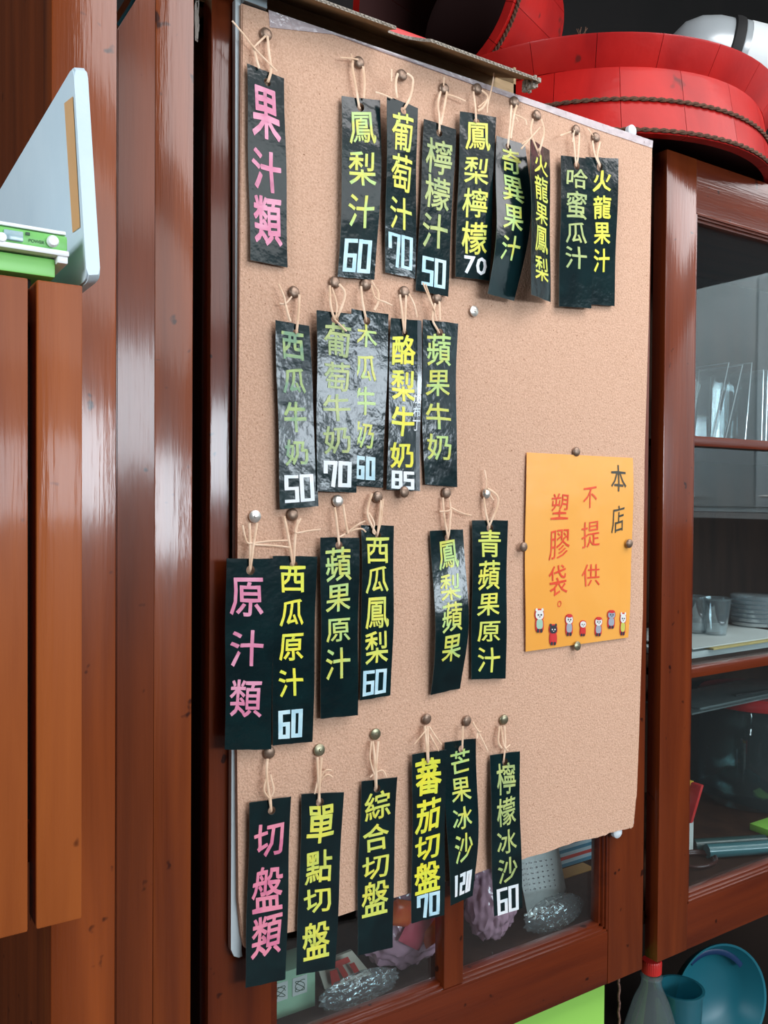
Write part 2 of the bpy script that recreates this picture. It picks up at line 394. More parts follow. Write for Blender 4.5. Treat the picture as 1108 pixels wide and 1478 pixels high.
# interior floor heights seen through the panes
def door(x0, x1, il, ir, zit, zib, muntins, mull, parent):
    """x0..x1 outer, il..ir opening, zit/zib top and bottom of opening"""
    b = .0016
    d = empty('door'); d.parent = parent
    box('stile', x0, il, YD, YD+DT, ZB, ZT, W_door, d, b); box('stile', ir, x1, YD, YD+DT, ZB, ZT, W_door, d, b)
    box('rail', il, ir, YD+.0006, YD+DT, zit, ZT, W_drail, d, b); box('rail', il, ir, YD+.0006, YD+DT, ZB, zib, W_drail, d, b)
    # stepped moulding round the opening
    bm = bmesh.new()
    for k, (wd, yy) in enumerate(((.0035, .001), (.0065, .004), (.010, .008))):
        y0 = YD+yy; y1 = YD+DT
        add_box(bm, il-.001, il+wd, y0, y1, zib, zit, .0008); add_box(bm, ir-wd, ir+.001, y0, y1, zib, zit, .0008)
        add_box(bm, il, ir, y0, y1, zib-.001, zib+wd, .0008); add_box(bm, il, ir, y0, y1, zit-wd, zit+.001, .0008)
    obj('moulding', bm, W_drail, d, True)
    for z0, z1 in muntins: box('muntin', il, ir, YD+.003, YD+DT-.002, z0, z1, W_drail, d, .002)
    for a, c in mull: box('mullion', a, c, YD+.002, YD+DT-.002, zib+.004, zit-.002, W_door, d, .0015)
    box('glass_pane', il-.001, ir+.001, YD+DT-.007, YD+DT-.004, zib-.001, zit+.001, glass, d)
    return d
Rz_it = P(1003, 305, YD).z; Rz_ib = P(994, 1305, YD).z
R_il = P(1000, 700, YD).x
m1 = (P(998, 643, YD).z, P(998, 628, YD).z); m2 = (P(994, 981, YD).z, P(994, 966, YD).z)
door(Rx0, Rx1, R_il, Rx1-.05, Rz_it, Rz_ib, [m1, m2], [], gc)
L_il = P(392, 1440, YD).x; L_ir = P(878, 1330, YD).x
Lz_ib = P(877, 1345, YD).z
ma = P(643, 1300, YD).x; mb = P(671, 1300, YD).x
door(Lx0, Lx1, L_il, L_ir, Rz_it, Lz_ib, [], [(ma, mb)], gc)
for z in (m1[0]+.001, m2[0]+.001):
    box('shelf', R_il-.03, Rx1-.03, CY0+.004, CY1-.012, z, z+.010, W_in, gc)


# ---------------------------------------------------------------- corkboard
YB = .76
def corkboard():
    r = empty('corkboard'); tag(r, 'large tan pressed cork board hung on the cabinet door, covered with black menu tags', 'corkboard')
    px = [(349, 4), (942, 204), (936.5, 440), (930, 660), (927.5, 880), (922, 1060), (919.5, 1149), (916.5, 1154), (916, 1172), (914.5, 1193), (909, 1196),
          (885, 1200), (862, 1209), (838, 1212), (800, 1226), (748, 1243), (700, 1256), (640, 1273), (568, 1296), (493, 1321), (455, 1334), (417, 1346),
          (380, 1358), (362, 1371), (354, 1369), (349, 1352), (344, 1300), (342, 1080), (343, 700)]
    poly = [(P(a, b, YB).x, P(a, b, YB).z) for a, b in px]
    # rag the torn lower edge a little
    out = []
    for i, p in enumerate(poly):
        out.append(p)
        if 9 <= i <= 22:
            q = poly[i+1]
            for t in (.25, .5, .75): out.append((p[0]+(q[0]-p[0])*t, p[1]+(q[1]-p[1])*t+random.uniform(-.0010, .0010)))
    prism('cork_panel', out, YB, YB+.009, cork, r, .0012)
    # white backing board edge showing on the left and lower left
    bp = [(343, -6), (352, -6), (352, 1376), (353, 1384), (348, 1386), (341, 1384), (336.5, 1374), (336.5, 1350), (337.5, 1080), (341.5, 1060), (343, 700)]
    prism('backing_edge', [(P(a, b, YB).x, P(a, b, YB).z) for a, b in bp], YB+.0055, YB+.0125, mat('white_backing', (0.55, 0.62, 0.64), 0.45), r)
    # clear tape along the top
    tp = [(387, 15), (941.5, 203.5), (940.5, 214), (860, 187), (700, 129), (560, 76), (480, 50), (389, 40)]
    tape = prism('clear_tape', [(P(a, b, YB).x, P(a, b, YB).z) for a, b in tp], YB-.0009, YB-.0003,
          clear('clear_sticky_tape', (0.92, 0.88, 0.88), 0.02, 0.16, 1.4, haze=0.5, hazecol=(0.72, 0.64, 0.66), bump=1.0, bscale=110), r)
    tape['label'] = 'wrinkled clear tape along the top edge'
    for (cx, cy, rr, hh) in ((916, 187, 9, 0), (895, 1203, 9, 14)):
        c = P(cx, cy, YB)
        s = .00085*rr
        o = lathe('plastic_hook', [(0, .0045), (s*.7, .004), (s, .002), (s, -.003), (0, -.003)], (c.x, YB+.006, c.z), plastic_white, r, axis=(0, -1, 0), seg=20)
    prism('hook_plate', [(P(a, b, YB).x, P(a, b, YB).z) for a, b in ((913, 1155), (919, 1158), (917, 1190), (908, 1196), (906, 1170))], YB+.003, YB+.008, plastic_white, r)
    prism('hook_plate', [(P(a, b, YB).x, P(a, b, YB).z) for a, b in ((350, -12), (384, -8), (384, 14), (366, 7), (352, 2))], YB-.002, YB+.004, mat('grey_plastic_clip', (0.25, 0.30, 0.32), 0.4), r)
corkboard()

# ---------------------------------------------------------------- lettering
GL = {}
def glyph(ch, off=.012):
    k = (ch, off)
    if k in GL: return GL[k]
    c = bpy.data.curves.new('g', 'FONT'); c.body = ch; c.size = 1; c.resolution_u = 2
    o = bpy.data.objects.new('g', c); COL.objects.link(o)
    dg = bpy.context.evaluated_depsgraph_get(); dg.update()
    me = bpy.data.meshes.new_from_object(o.evaluated_get(dg))
    vs = [(v.co.x, v.co.y) for v in me.vertices]; fs = [tuple(p.vertices) for p in me.polygons]
    bpy.data.objects.remove(o); bpy.data.meshes.remove(me)
    from collections import Counter
    if off > 0:
        cnt = Counter(); 
        for f in fs:
            for a, b in zip(f, f[1:]+f[:1]): cnt[(min(a, b), max(a, b))] += 1
        for (a, b), n in list(cnt.items()):
            if n != 1: continue
            pa, pb = Vector(vs[a]), Vector(vs[b]); d = pb-pa
            if d.length < 1e-6: continue
            d.normalize(); e = d*off*.55; q = Vector((-d.y, d.x))*off; i = len(vs)
            vs += [tuple(pa-e+q), tuple(pb+e+q), tuple(pb+e-q), tuple(pa-e-q)]; fs.append((i, i+1, i+2, i+3))
    x0 = min(v[0] for v in vs); x1 = max(v[0] for v in vs); y0 = min(v[1] for v in vs); y1 = max(v[1] for v in vs)
    sx = max(x1-x0, .01); sy = max(y1-y0, .01)
    GL[k] = ([((a-x0)/sx, 1-(b-y0)/sy) for a, b in vs], fs)     # unit box, y down
    return GL[k]
SEG = {'6': [[(1,0),(0,0),(0,1),(1,1),(1,.5),(0,.5)]], '0': [[(0,0),(1,0),(1,1),(0,1),(0,0)]], '5': [[(1,0),(0,0),(0,.5),(1,.5),(1,1),(0,1)]],
       '7': [[(0,.42),(0,0),(1,0),(.86,1)]], '1': [[(.5,0),(.5,1)]], '2': [[(0,0),(1,0),(1,.5),(0,.5),(0,1),(1,1)]], '8': [[(0,0),(1,0),(1,1),(0,1),(0,0)],[(0,.5),(1,.5)]]}
def add_flat(bm, vs, fs, fmap):
    """2-D shape in tag (u,v) -> sliced finely so that it follows the bend of the card, then mapped"""
    b2 = bmesh.new(); vv = [b2.verts.new((a, b, 0)) for a, b in vs]
    for f in fs:
        if len(set(f)) < 3: continue
        try: b2.faces.new([vv[i] for i in f])
        except ValueError: pass
    lo = min(b for a, b in vs); hi = max(b for a, b in vs)
    k = math.ceil(lo*30)
    while k/30 < hi:
        bmesh.ops.bisect_plane(b2, geom=b2.verts[:]+b2.edges[:]+b2.faces[:], plane_co=(0, k/30, 0), plane_no=(0, 1, 0)); k += 1
    b2.verts.ensure_lookup_table(); b2.verts.index_update()
    nv = [bm.verts.new(fmap(v.co.x, v.co.y)) for v in b2.verts]
    for f in b2.faces:
        try: bm.faces.new([nv[v.index] for v in f.verts])
        except ValueError: pass
    b2.free()
def stroke_quads(path, wx, wy):
    vs, fs = [], []
    for (x0, y0), (x1, y1) in zip(path, path[1:]):
        d = Vector((x1-x0, y1-y0)); n = d.normalized(); p = Vector((-n.y, n.x))
        ax, ay = n.x*wx/2, n.y*wy/2; bx, by = p.x*wx/2, p.y*wy/2
        i = len(vs); vs += [(x0-ax+bx, y0-ay+by), (x1+ax+bx, y1+ay+by), (x1+ax-bx, y1+ay-by), (x0-ax-bx, y0-ay-by)]; fs.append((i, i+1, i+2, i+3))
    return vs, fs
def lettering(name, items, fmap, m, parent, off=.012, jit=.03):
    """items: (char, u0, u1, v0, v1)"""
    bm = bmesh.new(); rnd = random.Random(len(items)*31+ord(items[0][0]))
    for ch, u0, u1, v0, v1 in items:
        vs, fs = glyph(ch, off); sh = rnd.uniform(-jit, jit); sk = rnd.uniform(-jit*2.2, 0); ph = rnd.uniform(0, 6)
        q = []
        for a, b in vs:
            x = a+sh*(b-.5)+.018*math.sin(5*b+ph); y = b+sk*(a-.5)+.018*math.sin(5*a+ph*2)
            q.append((u0+(u1-u0)*x, v0+(v1-v0)*y))
        add_flat(bm, q, fs, fmap)
    return obj(name, bm, m, parent)

# ---------------------------------------------------------------- thumbtacks
def pin(px, py, m, label, Y=None, r=.0062, style=0):
    Y = YB-.0028 if Y is None else Y
    rt = empty('thumbtack'); tag(rt, label, 'thumbtack', 'thumbtacks on the corkboard')
    c = P(px, py, Y); rnd = random.Random(int(px*7+py))
    prof = [(0, .0026), (r*.45, .0024), (r*.8, .0016), (r*.98, .0004), (r, -.0004), (r*.9, -.0010), (0, -.0010)]
    if style == 1: prof = [(0, .0028), (r*.18, .0026), (r*.26, .0016), (r*.6, .0014), (r*.95, .0004), (r, -.0004), (0, -.0010)]
    if style == 2: prof = [(0, .0046), (r*.4, .0042), (r*.75, .0030), (r*.95, .0012), (r*.9, -.0006), (0, -.0010)]
    lathe('head', prof, c, m, rt, axis=(rnd.uniform(-.12, .12), -1, rnd.uniform(-.12, .12)), seg=24)
    lathe('needle', [(.0007, -.0008), (.0006, -.0048), (0, -.0075)], c, pin_silver, rt, axis=(0, -1, 0), seg=8)
    return rt

# ---------------------------------------------------------------- menu tags
PINL = {'果汁類': 'over the pink heading tag at the top left', '鳳梨汁 60': 'of the first priced tag in the top row', '葡萄汁 70': 'of the second priced tag in the top row',
 '檸檬汁 50': 'of the dull green lemon juice tag in the top row', '鳳梨檸檬 70': 'of the tag with the rounded white 70', '奇異果汁': 'of the curled kiwi juice tag', '火龍果鳳梨': 'of the narrow turned tag',
 '哈蜜瓜汁': 'of the front tag of the top right pair', '火龍果汁': 'of the rear tag of the top right pair, farthest right of the row', '西瓜牛奶 50': 'of the leftmost milk tag priced 50', '葡萄牛奶 70': 'of the knotted tag second in the milk row',
 '木瓜牛奶 60': 'of the half-hidden milk tag priced 60', '酪梨牛奶 85': 'of the milk tag with the small white side note', '蘋果牛奶': 'of the unpriced milk tag at the right end', '原汁類': 'over the wide pink heading tag at the left edge',
 '西瓜原汁 60': 'above the yellow 60 tag beside the wide pink heading', '蘋果原汁': 'of the unpriced apple tag in the third row', '西瓜鳳梨 60': 'of the watermelon pineapple tag priced 60', '鳳梨蘋果': 'of the wavy pineapple apple tag',
 '青蘋果原汁': 'of the green apple tag left of the orange notice, domed like a pearl', '切盤類': 'of the pink heading tag at the bottom left', '單點切盤': 'of the second tag in the bottom row', '綜合切盤': 'of the third tag in the bottom row',
 '蕃茄切盤 70': 'of the bright yellow tomato tag priced 70', '芒果冰沙 120': 'of the bent tag priced 120', '檸檬冰沙 60': 'of the curved rightmost tag in the bottom row'}
def menu_tag(words, label, corners, hole, pinxy, chars, col, price=None, pcol='white', ys=(.7555,)*4, curl=0.0, bow=0.0, urange=(.15, .85),
             twine=(), puv=(.12, .88), pinm=None, pstyle=0, off=.012, round_price=False, extra=None, wave=0.0, pinY=None, bowl=None):
    r = empty('menu_tag'); tag(r, label, 'menu tag', 'black menu tags hanging on the corkboard')
    (TL, TR, BR, BL) = corners
    A, B, C, D = (P(*TL, ys[0]), P(*TR, ys[1]), P(*BR, ys[2]), P(*BL, ys[3]))
    mp = .00075
    bl = bow if bowl is None else bowl
    rnd = random.Random(int(TL[0]*13)); ph = rnd.uniform(0, 6.28)
    def Sf(u, v, off=0.0):
        p = (A*(1-u)+B*u)*(1-v)+(D*(1-u)+C*u)*v
        bx = (bl*(1-u)+bow*u)
        p = p.copy(); p.x += bx*mp*math.sin(math.pi*v) + .0004*math.sin(9*v+ph+3*u)
        p.y += -abs(curl)*math.sin(math.pi*v)*(1 if curl >= 0 else -1) + wave*math.sin(2*math.pi*v+u*1.2) + .0004*math.sin(7*v+ph)*(u-.5)*2
        p.z += .0003*math.sin(13*u+ph)*(1 if v in (0, 1) else 0)
        p.y -= off
        return p
    def inv(px, py):        # pixel -> (u,v) on the flat quad
        u, v = .5, .5
        def pr(u, v):
            x = (TL[0]*(1-u)+TR[0]*u)*(1-v)+(BL[0]*(1-u)+BR[0]*u)*v + (bl*(1-u)+bow*u)*math.sin(math.pi*v)
            y = (TL[1]*(1-u)+TR[1]*u)*(1-v)+(BL[1]*(1-u)+BR[1]*u)*v; return x, y
        for _ in range(12):
            x, y = pr(u, v); W = TR[0]-TL[0]; H = BL[1]-TL[1]
            u += (px-x)/W; v += (py-y)/H
        return u, v
    hu, hv = inv(*hole)
    hv = max(hv, .035); hu = min(max(hu, .2), .8)
    du = .13; dv = du*((B-A).length/(D-A).length)
    us = sorted([0, .06] + [hu-du, hu, hu+du] + [.94, 1]); us = [x for i, x in enumerate(us) if 0 <= x <= 1 and (i == 0 or x-us[i-1] > .01)]
    vs = [0.0] + [hv-dv, hv, hv+dv] + [hv+dv+(1-hv-dv)*k/24 for k in range(1, 25)]
    if hv-dv < .006: vs = [0.0]+[hv-dv+.0, hv, hv+dv]+vs[4:]; vs[0] = min(0.0, hv-dv-.004)
    bm = bmesh.new(); T = .0007
    def layer(off):
        G = [[bm.verts.new(Sf(u, v, off)) for u in us] for v in vs]
        iu = min(range(len(us)), key=lambda i: abs(us[i]-hu)); iv = 2
        fs = []
        for j in range(len(vs)-1):
            for i in range(len(us)-1):
                if j in (iv-1, iv) and i in (iu-1, iu): continue
                fs.append(bm.faces.new((G[j][i], G[j][i+1], G[j+1][i+1], G[j+1][i])))
        ring = [G[iv-1][iu-1], G[iv-1][iu], G[iv-1][iu+1], G[iv][iu+1], G[iv+1][iu+1], G[iv+1][iu], G[iv+1][iu-1], G[iv][iu-1]]
        circ = []
        for k in range(16):
            a = math.radians(-135+22.5*k); circ.append(bm.verts.new(Sf(hu+du*.72*math.cos(a), hv+dv*.72*math.sin(a), off)))
        for k in range(8):
            fs.append(bm.faces.new((ring[k], ring[(k+1) % 8], circ[(2*k+2) % 16], circ[2*k+1], circ[2*k])))
        border = [G[0][i] for i in range(len(us))] + [G[j][-1] for j in range(1, len(vs))] + [G[-1][i] for i in range(len(us)-2, -1, -1)] + [G[j][0] for j in range(len(vs)-2, 0, -1)]
        return border, circ
    b0, c0 = layer(T/2); b1, c1_ = layer(-T/2)
    for a, b in ((b0, b1), (c0, c1_)):
        n = len(a)
        for i in range(n): bm.faces.new((a[i], a[(i+1) % n], b[(i+1) % n], b[i])).material_index = 1
    obj('card', bm, [tagblack, tagedge], r, True)
    fm = lambda u, v: Sf(u, v, T/2+.0004)
    items = []
    cxm = (TL[0]+TR[0])/2
    for it in chars:
        ch, y0, y1 = it[:3]
        u0, u1 = (it[3], it[4]) if len(it) > 3 else urange
        um = (u0+u1)/2
        xm = TL[0]+(TR[0]-TL[0])*um
        k = ((y0+y1)/2-TL[1])/(BL[1]-TL[1]); xk = (TL[0]*(1-um)+TR[0]*um)*(1-k)+(BL[0]*(1-um)+BR[0]*um)*k
        v0 = inv(xk, y0)[1]; v1 = inv(xk, y1)[1]
        items.append((ch, u0, u1, v0, v1))
    lettering('lettering', items, fm, INK[col], r, off)
    if price:
        s, y0, y1 = price; v0 = inv(TL[0]*.5+TR[0]*.5+(BL[0]-TL[0]), y0)[1]; v1 = inv(BL[0]*.5+BR[0]*.5, y1)[1]
        n = len(s); bm = bmesh.new(); U0, U1 = puv; cw = (U1-U0)/n; ww = .105
        wv = ww*((B-A).length/(D-A).length)*.8
        if round_price:
            for i, chh in enumerate(s):
                gv, gf = glyph(chh, .02)
                add_flat(bm, [(U0+cw*i+cw*.92*a, v0+(v1-v0)*b) for a, b in gv], gf, fm)
        else:
            for i, chh in enumerate(s):
                a0 = U0+cw*i+ww/2+.01; a1 = U0+cw*(i+1)-ww/2-.02; b0_, b1_ = v0+wv/2, v1-wv/2
                for path in SEG[chh]:
                    pp = [(a0+(a1-a0)*x, b0_+(b1_-b0_)*y+rnd.uniform(-.002, .002)) for x, y in path]
                    for seg in zip(pp, pp[1:]):
                        q, f = stroke_quads(seg, ww, wv); add_flat(bm, q, f, fm)
        obj('price', bm, INK[pcol], r)
    if extra: extra(r, Sf, inv, fm)
    # raffia loop and tails
    if twine:
        bm = bmesh.new(); yt = min(ys)-.0022
        for n_, path in enumerate(twine):
            pts = []
            for i, q in enumerate(path):
                yy = yt - .0004*(n_ % 3) + (.0 if i else .0012)
                pts.append(P(q[0], q[1], yy))
            # push strand ends that reach the hole through the card
            if abs(path[-1][0]-hole[0]) < 7 and abs(path[-1][1]-hole[1]) < 12:
                h = P(hole[0], hole[1], min(ys)+.0012); pts.append(h)
            add_tube(bm, smooth_pts(pts, 5), .00135 if n_ < 2 else .0010, 6, .45, True, .8 if n_ > 1 else None)
        k = P(hole[0], hole[1]-2, yt-.0006)
        obj('twine', bm, twine_m, r, True)
    if pinxy:
        pin(pinxy[0], pinxy[1], pinm or pin_brown, '%s thumbtack %s' % ({'tarnished_bronze': 'brown', 'dull_brass': 'brassy', 'nickel_plated': 'silvery'}[(pinm or pin_brown).name], PINL[words]), style=pstyle, Y=pinY)
    return r

Y1 = .7555
def ex_pudding(r, Sf, inv, fm):
    it = []
    for ch, y0, y1 in (('加', 568, 583), ('布', 586, 603), ('丁', 606, 622)):
        u0, v0 = inv(595, y0); u1, v1 = inv(606.5, y1); it.append((ch, u0, u1, v0, v1))
    o = lettering('small_lettering', it, fm, INK['white'], r, .014); o['label'] = 'small white 加布丁 written down the right side'
    bm = bmesh.new(); q = [(.86, .0), (1.0, .0), (1.0, 1.0), (.86, 1.0)]
    add_flat(bm, q, [(0, 1, 2, 3)], lambda u, v: Sf(u, v, .0012))
    obj('clear_tape', bm, clear('tag_tape', (0.9, 0.93, 0.93), 0.03, 0.1, 1.45, haze=0.12), r)

TAGS = [
 dict(words='果汁類', label='black heading tag reading 果汁類 in pink, top left of the corkboard', corners=((356,92),(410,113.5),(415,386),(361,375.5)), hole=(385,118.5), pinxy=(384,49),
   chars=[('果',127,202),('汁',217,276),('類',283,354)], col='pink', urange=(.10,.86), off=.022, ys=(Y1,)*4,
   twine=[[(386,52),(388,75),(391,100),(387,117)],[(366,68),(370,85),(374,99)],[(335,30),(352,50),(366,68),(385,88),(400,103)],[(383,52),(366,68)]]),
 dict(words='鳳梨汁 60', label='black tag reading 鳳梨汁 60, first after the gap in the top row', corners=((492,139),(549,145),(540,404),(487,400)), hole=(519.5,155), pinxy=(518,90),
   chars=[('鳳',162,208),('梨',219.5,268.6),('汁',281.6,329)], col='yg', price=('60',346,394), pcol='cyan', urange=(.17,.86), puv=(.10,.88), curl=.003, bow=2,
   twine=[[(509,86),(509,100),(514,128),(518,153)],[(524,96),(526,118),(525,142)],[(517,86),(506,84),(491,83)],[(507,78),(509,90)]]),
 dict(words='葡萄汁 70', label='black tag reading 葡萄汁 70 in yellow with a bright glare patch, top row', corners=((559,138),(602,156),(599,402),(555.6,393)), hole=(581.6,159.5), pinxy=(580,108),
   chars=[('葡',163,218),('萄',222,276),('汁',284.5,331)], col='y', price=('70',338,387), pcol='cyan', urange=(.14,.84), puv=(.08,.90), ys=(.744,.744,.7555,.7555),
   twine=[[(574,106),(571,120),(573,142)],[(587,106),(596,115),(592,140),(583,157)],[(565,100),(565,118)],[(542,133),(552,136),(566,142)]]),
 dict(words='檸檬汁 50', label='black tag reading 檸檬汁 50 in dull green, top row', corners=((612,171.4),(657.6,187),(646,428),(600,419)), hole=(633.7,192), pinxy=(640.8,128),
   chars=[('檸',201,252),('檬',255,303),('汁',309,359)], col='dim', price=('50',372,414), pcol='cyan', urange=(.10,.90), puv=(.14,.90),
   twine=[[(636,132),(632,150),(634,170),(634,189)],[(645,132),(641,155),(636,180)],[(644,136),(658,140),(672,146)],[(641,112),(640,124)]]),
 dict(words='鳳梨檸檬 70', label='black tag reading 鳳梨檸檬 with a rounded white 70, top row', corners=((664.4,160.4),(715,169),(706,405),(657,399)), hole=(687,176.7), pinxy=(689,128.5),
   chars=[('鳳',177,217),('梨',227,266),('檸',272,315),('檬',320,367)], col='y', price=('70',370,396), pcol='white', round_price=True, urange=(.14,.86), puv=(.22,.92), ys=(.752,)*4,
   twine=[[(683,132),(686,155),(687,174)],[(695,130),(704,140),(697,155),(689,160)],[(713,105),(710,125),(704,150),(703,163)],[(690,155),(706,142)]]),
 dict(words='奇異果汁', label='curled black tag reading 奇異果汁 with no price, top row', corners=((715.6,196),(759.5,208),(742.6,434),(704,424)), hole=(733.4,212), pinxy=(742.6,146.6),
   chars=[('奇',214,251),('異',255,293),('果',298,335),('汁',342,377.6)], col='yg', urange=(.18,.78), ys=(.7555,.7555,.748,.742), curl=.007, bow=9, bowl=1, wave=.002,
   twine=[[(738,152),(736,180),(733,209)],[(746,152),(742,165),(737,200)],[(742,165),(757,172),(760,180)],[(739,160),(748,176)]]),
 dict(words='火龍果鳳梨', label='narrow turned black tag reading 火龍果鳳梨, seen at an angle in the top row', corners=((765.6,200.6),(792.3,217),(794,436),(767,425)), hole=(777.5,220.5), pinxy=(775,166),
   chars=[('火',225,253.4),('龍',256,292),('果',296,325.5),('鳳',329,366),('梨',372,406)], col='y', urange=(.18,.86), ys=(.730,.7545,.7535,.729), curl=.002, bow=-2,
   twine=[[(769,172),(766,190),(774,214)],[(781,172),(785,190),(779,216)],[(752,215),(765,200),(780,183)],[(753,208),(762,202)]]),
 dict(words='哈蜜瓜汁', label='black tag reading 哈蜜瓜汁 in faint green, front one of the overlapping pair at top right', corners=((810,224),(855,230),(853,445),(806.5,442)), hole=(831.6,239), pinxy=(831.6,187.4),
   chars=[('哈',244,272),('蜜',276,316),('瓜',321,351),('汁',356,388)], col='dim', urange=(.16,.82), ys=(.752,)*4,
   twine=[[(827,192),(829,215),(831,237)],[(836,192),(835,215),(833,234)],[(808,196),(824,190)],[(829,188),(826,205)]]),
 dict(words='火龍果汁', label='black tag reading 火龍果汁 in bright yellow, rear one of the overlapping pair at top right', corners=((844.5,226.7),(892.4,229),(886,442),(847,439)), hole=(865,241), pinxy=(860,198),
   chars=[('火',246,277),('龍',282.5,316),('果',321,353),('汁',359,393)], col='yb', urange=(.22,.78), ys=(.7555,)*4, off=.018,
   twine=[[(855,203),(858,222),(865,239)],[(866,205),(862,225),(866,238)],[(848,185),(856,196)]]),
 dict(words='西瓜牛奶 50', label='black tag reading 西瓜牛奶 50 in dull sage green, leftmost of the milk row', corners=((397.4,462),(446,470.6),(458.8,730.6),(404,735)), hole=(427,480.5), pinxy=(424.5,421.4),
   chars=[('西',480,519),('瓜',531,567),('牛',579,623),('奶',634,671)], col='sage', price=('50',685,724.6), pcol='white', urange=(.16,.80), puv=(.12,.92), off=.02, ys=(.7535,)*4,
   twine=[[(432,425),(431,448),(428,478)],[(412,440),(416,455),(419,464)],[(402,410),(410,428),(412,440)],[(403,438),(412,438),(421,428)]]),
 dict(words='葡萄牛奶 70', label='black tag reading 葡萄牛奶 70 with a knotted cord, second in the milk row', corners=((457,447.7),(516,454),(514.5,711),(457,709)), hole=(482.6,461), pinxy=(483,407.4),
   chars=[('葡',467,514.7),('萄',522,564),('牛',568,607),('奶',614,654.6)], col='dim', price=('70',665,703), pcol='white', urange=(.16,.82), puv=(.14,.88), ys=(.7495,.7495,.752,.752),
   twine=[[(476,412),(477,440),(482,459)],[(489,410),(498,425),(488,455)],[(482,460),(492,470),(500,478)],[(479,415),(486,440),(484,460)]]),
 dict(words='木瓜牛奶 60', label='black tag reading 木瓜牛奶 60 with glare, partly behind the 葡萄牛奶 tag', corners=((506.4,446),(561,454),(552,704),(502,700)), hole=(529,463.4), pinxy=(528,411),
   chars=[('木',468,501),('瓜',511.7,549),('牛',558,599),('奶',608.5,647)], col='yg', price=('60',658.5,692), pcol='cyan', urange=(.12,.70), puv=(.18,.78), ys=(.7520,.7520,.7568,.7568),
   twine=[[(521,413),(523,435),(528,460)],[(545,418),(546,435),(540,448)],[(536,412),(542,430),(556,436),(566,441)],[(536,405),(548,425)]]),
 dict(words='酪梨牛奶 85', label='black tag reading 酪梨牛奶 85 with small white 加布丁', corners=((563.6,459),(608,463),(605,709),(558,706.8)), hole=(584,480), pinxy=(583.5,421),
   chars=[('酪',484,526.6),('梨',534,578.7),('牛',586,629),('奶',638,675.5)], col='yb', price=('85',680,706), pcol='white', urange=(.07,.80), puv=(.12,.84), off=.02, ys=(.753,)*4, extra=ex_pudding,
   twine=[[(577,425),(580,450),(583,477)],[(586,426),(585,455),(584,477)],[(590,424),(598,440),(602,458)]]),
 dict(words='蘋果牛奶', label='black tag reading 蘋果牛奶 with no price, right end of the milk row', corners=((610.6,461),(660.4,467),(660,703),(612.7,699)), hole=(634,480), pinxy=(630.6,430.4),
   chars=[('蘋',482,528),('果',534,572),('牛',582,620),('奶',626,664)], col='yg', urange=(.10,.82), bow=-3, ys=(.7515,.7515,.7560,.7560),
   twine=[[(628,438),(624,460),(632,477)],[(634,435),(635,462)],[(610,408),(617,425),(628,450)],[(614,410),(624,440),(630,462)]]),
 dict(words='原汁類', label='wide black heading tag reading 原汁類 in pink, at the left edge of the board', corners=((326,806.4),(395.8,806.4),(390.8,1082),(324.4,1082)), hole=(361,822.8), pinxy=(367.9,745.4), pinm=pin_silver, pstyle=1,
   chars=[('原',834,889),('汁',910,962),('類',981,1035)], col='pink', urange=(.09,.78), off=.012, ys=(.752,)*4,
   twine=[[(360,755),(361,785),(361,820)],[(371,755),(366,785),(362,815)],[(350,758),(356,782),(364,784)],[(364,784),(390,781),(415,780)],[(366,786),(400,788),(418,790)]]),
 dict(words='西瓜原汁 60', label='black tag reading 西瓜原汁 60 in yellow, right of the pink 原汁類 tag', corners=((394.5,802),(456.8,803),(451,1070),(393,1076)), hole=(423,815.7), pinxy=(422.6,742.7),
   chars=[('西',817,855),('瓜',865,902.6),('原',914.5,953),('汁',965,1005)], col='yb', price=('60',1024,1065), pcol='cyan', urange=(.14,.72), puv=(.12,.74), off=.016, ys=(.755,)*4,
   twine=[[(410,745),(416,775),(422,812)],[(430,750),(426,775),(424,810)],[(434,748),(426,768),(446,766),(463,764)]]),
 dict(words='蘋果原汁', label='black tag reading 蘋果原汁 with no price, middle of the board', corners=((462.8,775.5),(518,776),(515.8,1032),(463,1037.4)), hole=(489,787), pinxy=(487.5,723), pinm=pin_silver,
   chars=[('蘋',790,838.6),('果',843,882.6),('原',892,926),('汁',935,980)], col='yg', urange=(.12,.78), ys=(.752,)*4,
   twine=[[(483,732),(486,755),(489,784)],[(495,728),(499,755),(502,770)],[(500,770),(515,758),(527,752)],[(500,770),(490,775)],[(501,768),(520,763),(528,768)]]),
 dict(words='西瓜鳳梨 60', label='black tag reading 西瓜鳳梨 60 in yellow, right of the 蘋果原汁 tag', corners=((520.8,758),(567.9,758.8),(563.4,1003.8),(518.8,1011)), hole=(544.6,772.5), pinxy=(544.6,717.4),
   chars=[('西',776,813),('瓜',817.7,855),('鳳',862,907),('梨',911.5,957.6)], col='y', price=('60',966.5,1002), pcol='cyan', urange=(.12,.84), puv=(.06,.86), bow=2,
   twine=[[(537,712),(530,740),(540,766)],[(550,722),(548,745),(545,770)],[(532,740),(540,755),(538,768)],[(553,720),(550,750),(546,768)]]),
 dict(words='鳳梨蘋果', label='wavy black tag reading 鳳梨蘋果, left one of the pair beside the orange notice', corners=((621,766),(669.3,764),(666,994),(621,1003)), hole=(646.6,776.5), pinxy=(644,711.5),
   chars=[('鳳',780,821),('梨',828.5,866),('蘋',869,911),('果',916,953.5)], col='yg', urange=(.20,.80), bow=4, curl=.004, wave=.003,
   twine=[[(639,718),(641,745),(646,774)],[(651,735),(648,768)],[(648,718),(650,735),(640,738),(634,738)],[(650,732),(665,740),(680,744)]]),
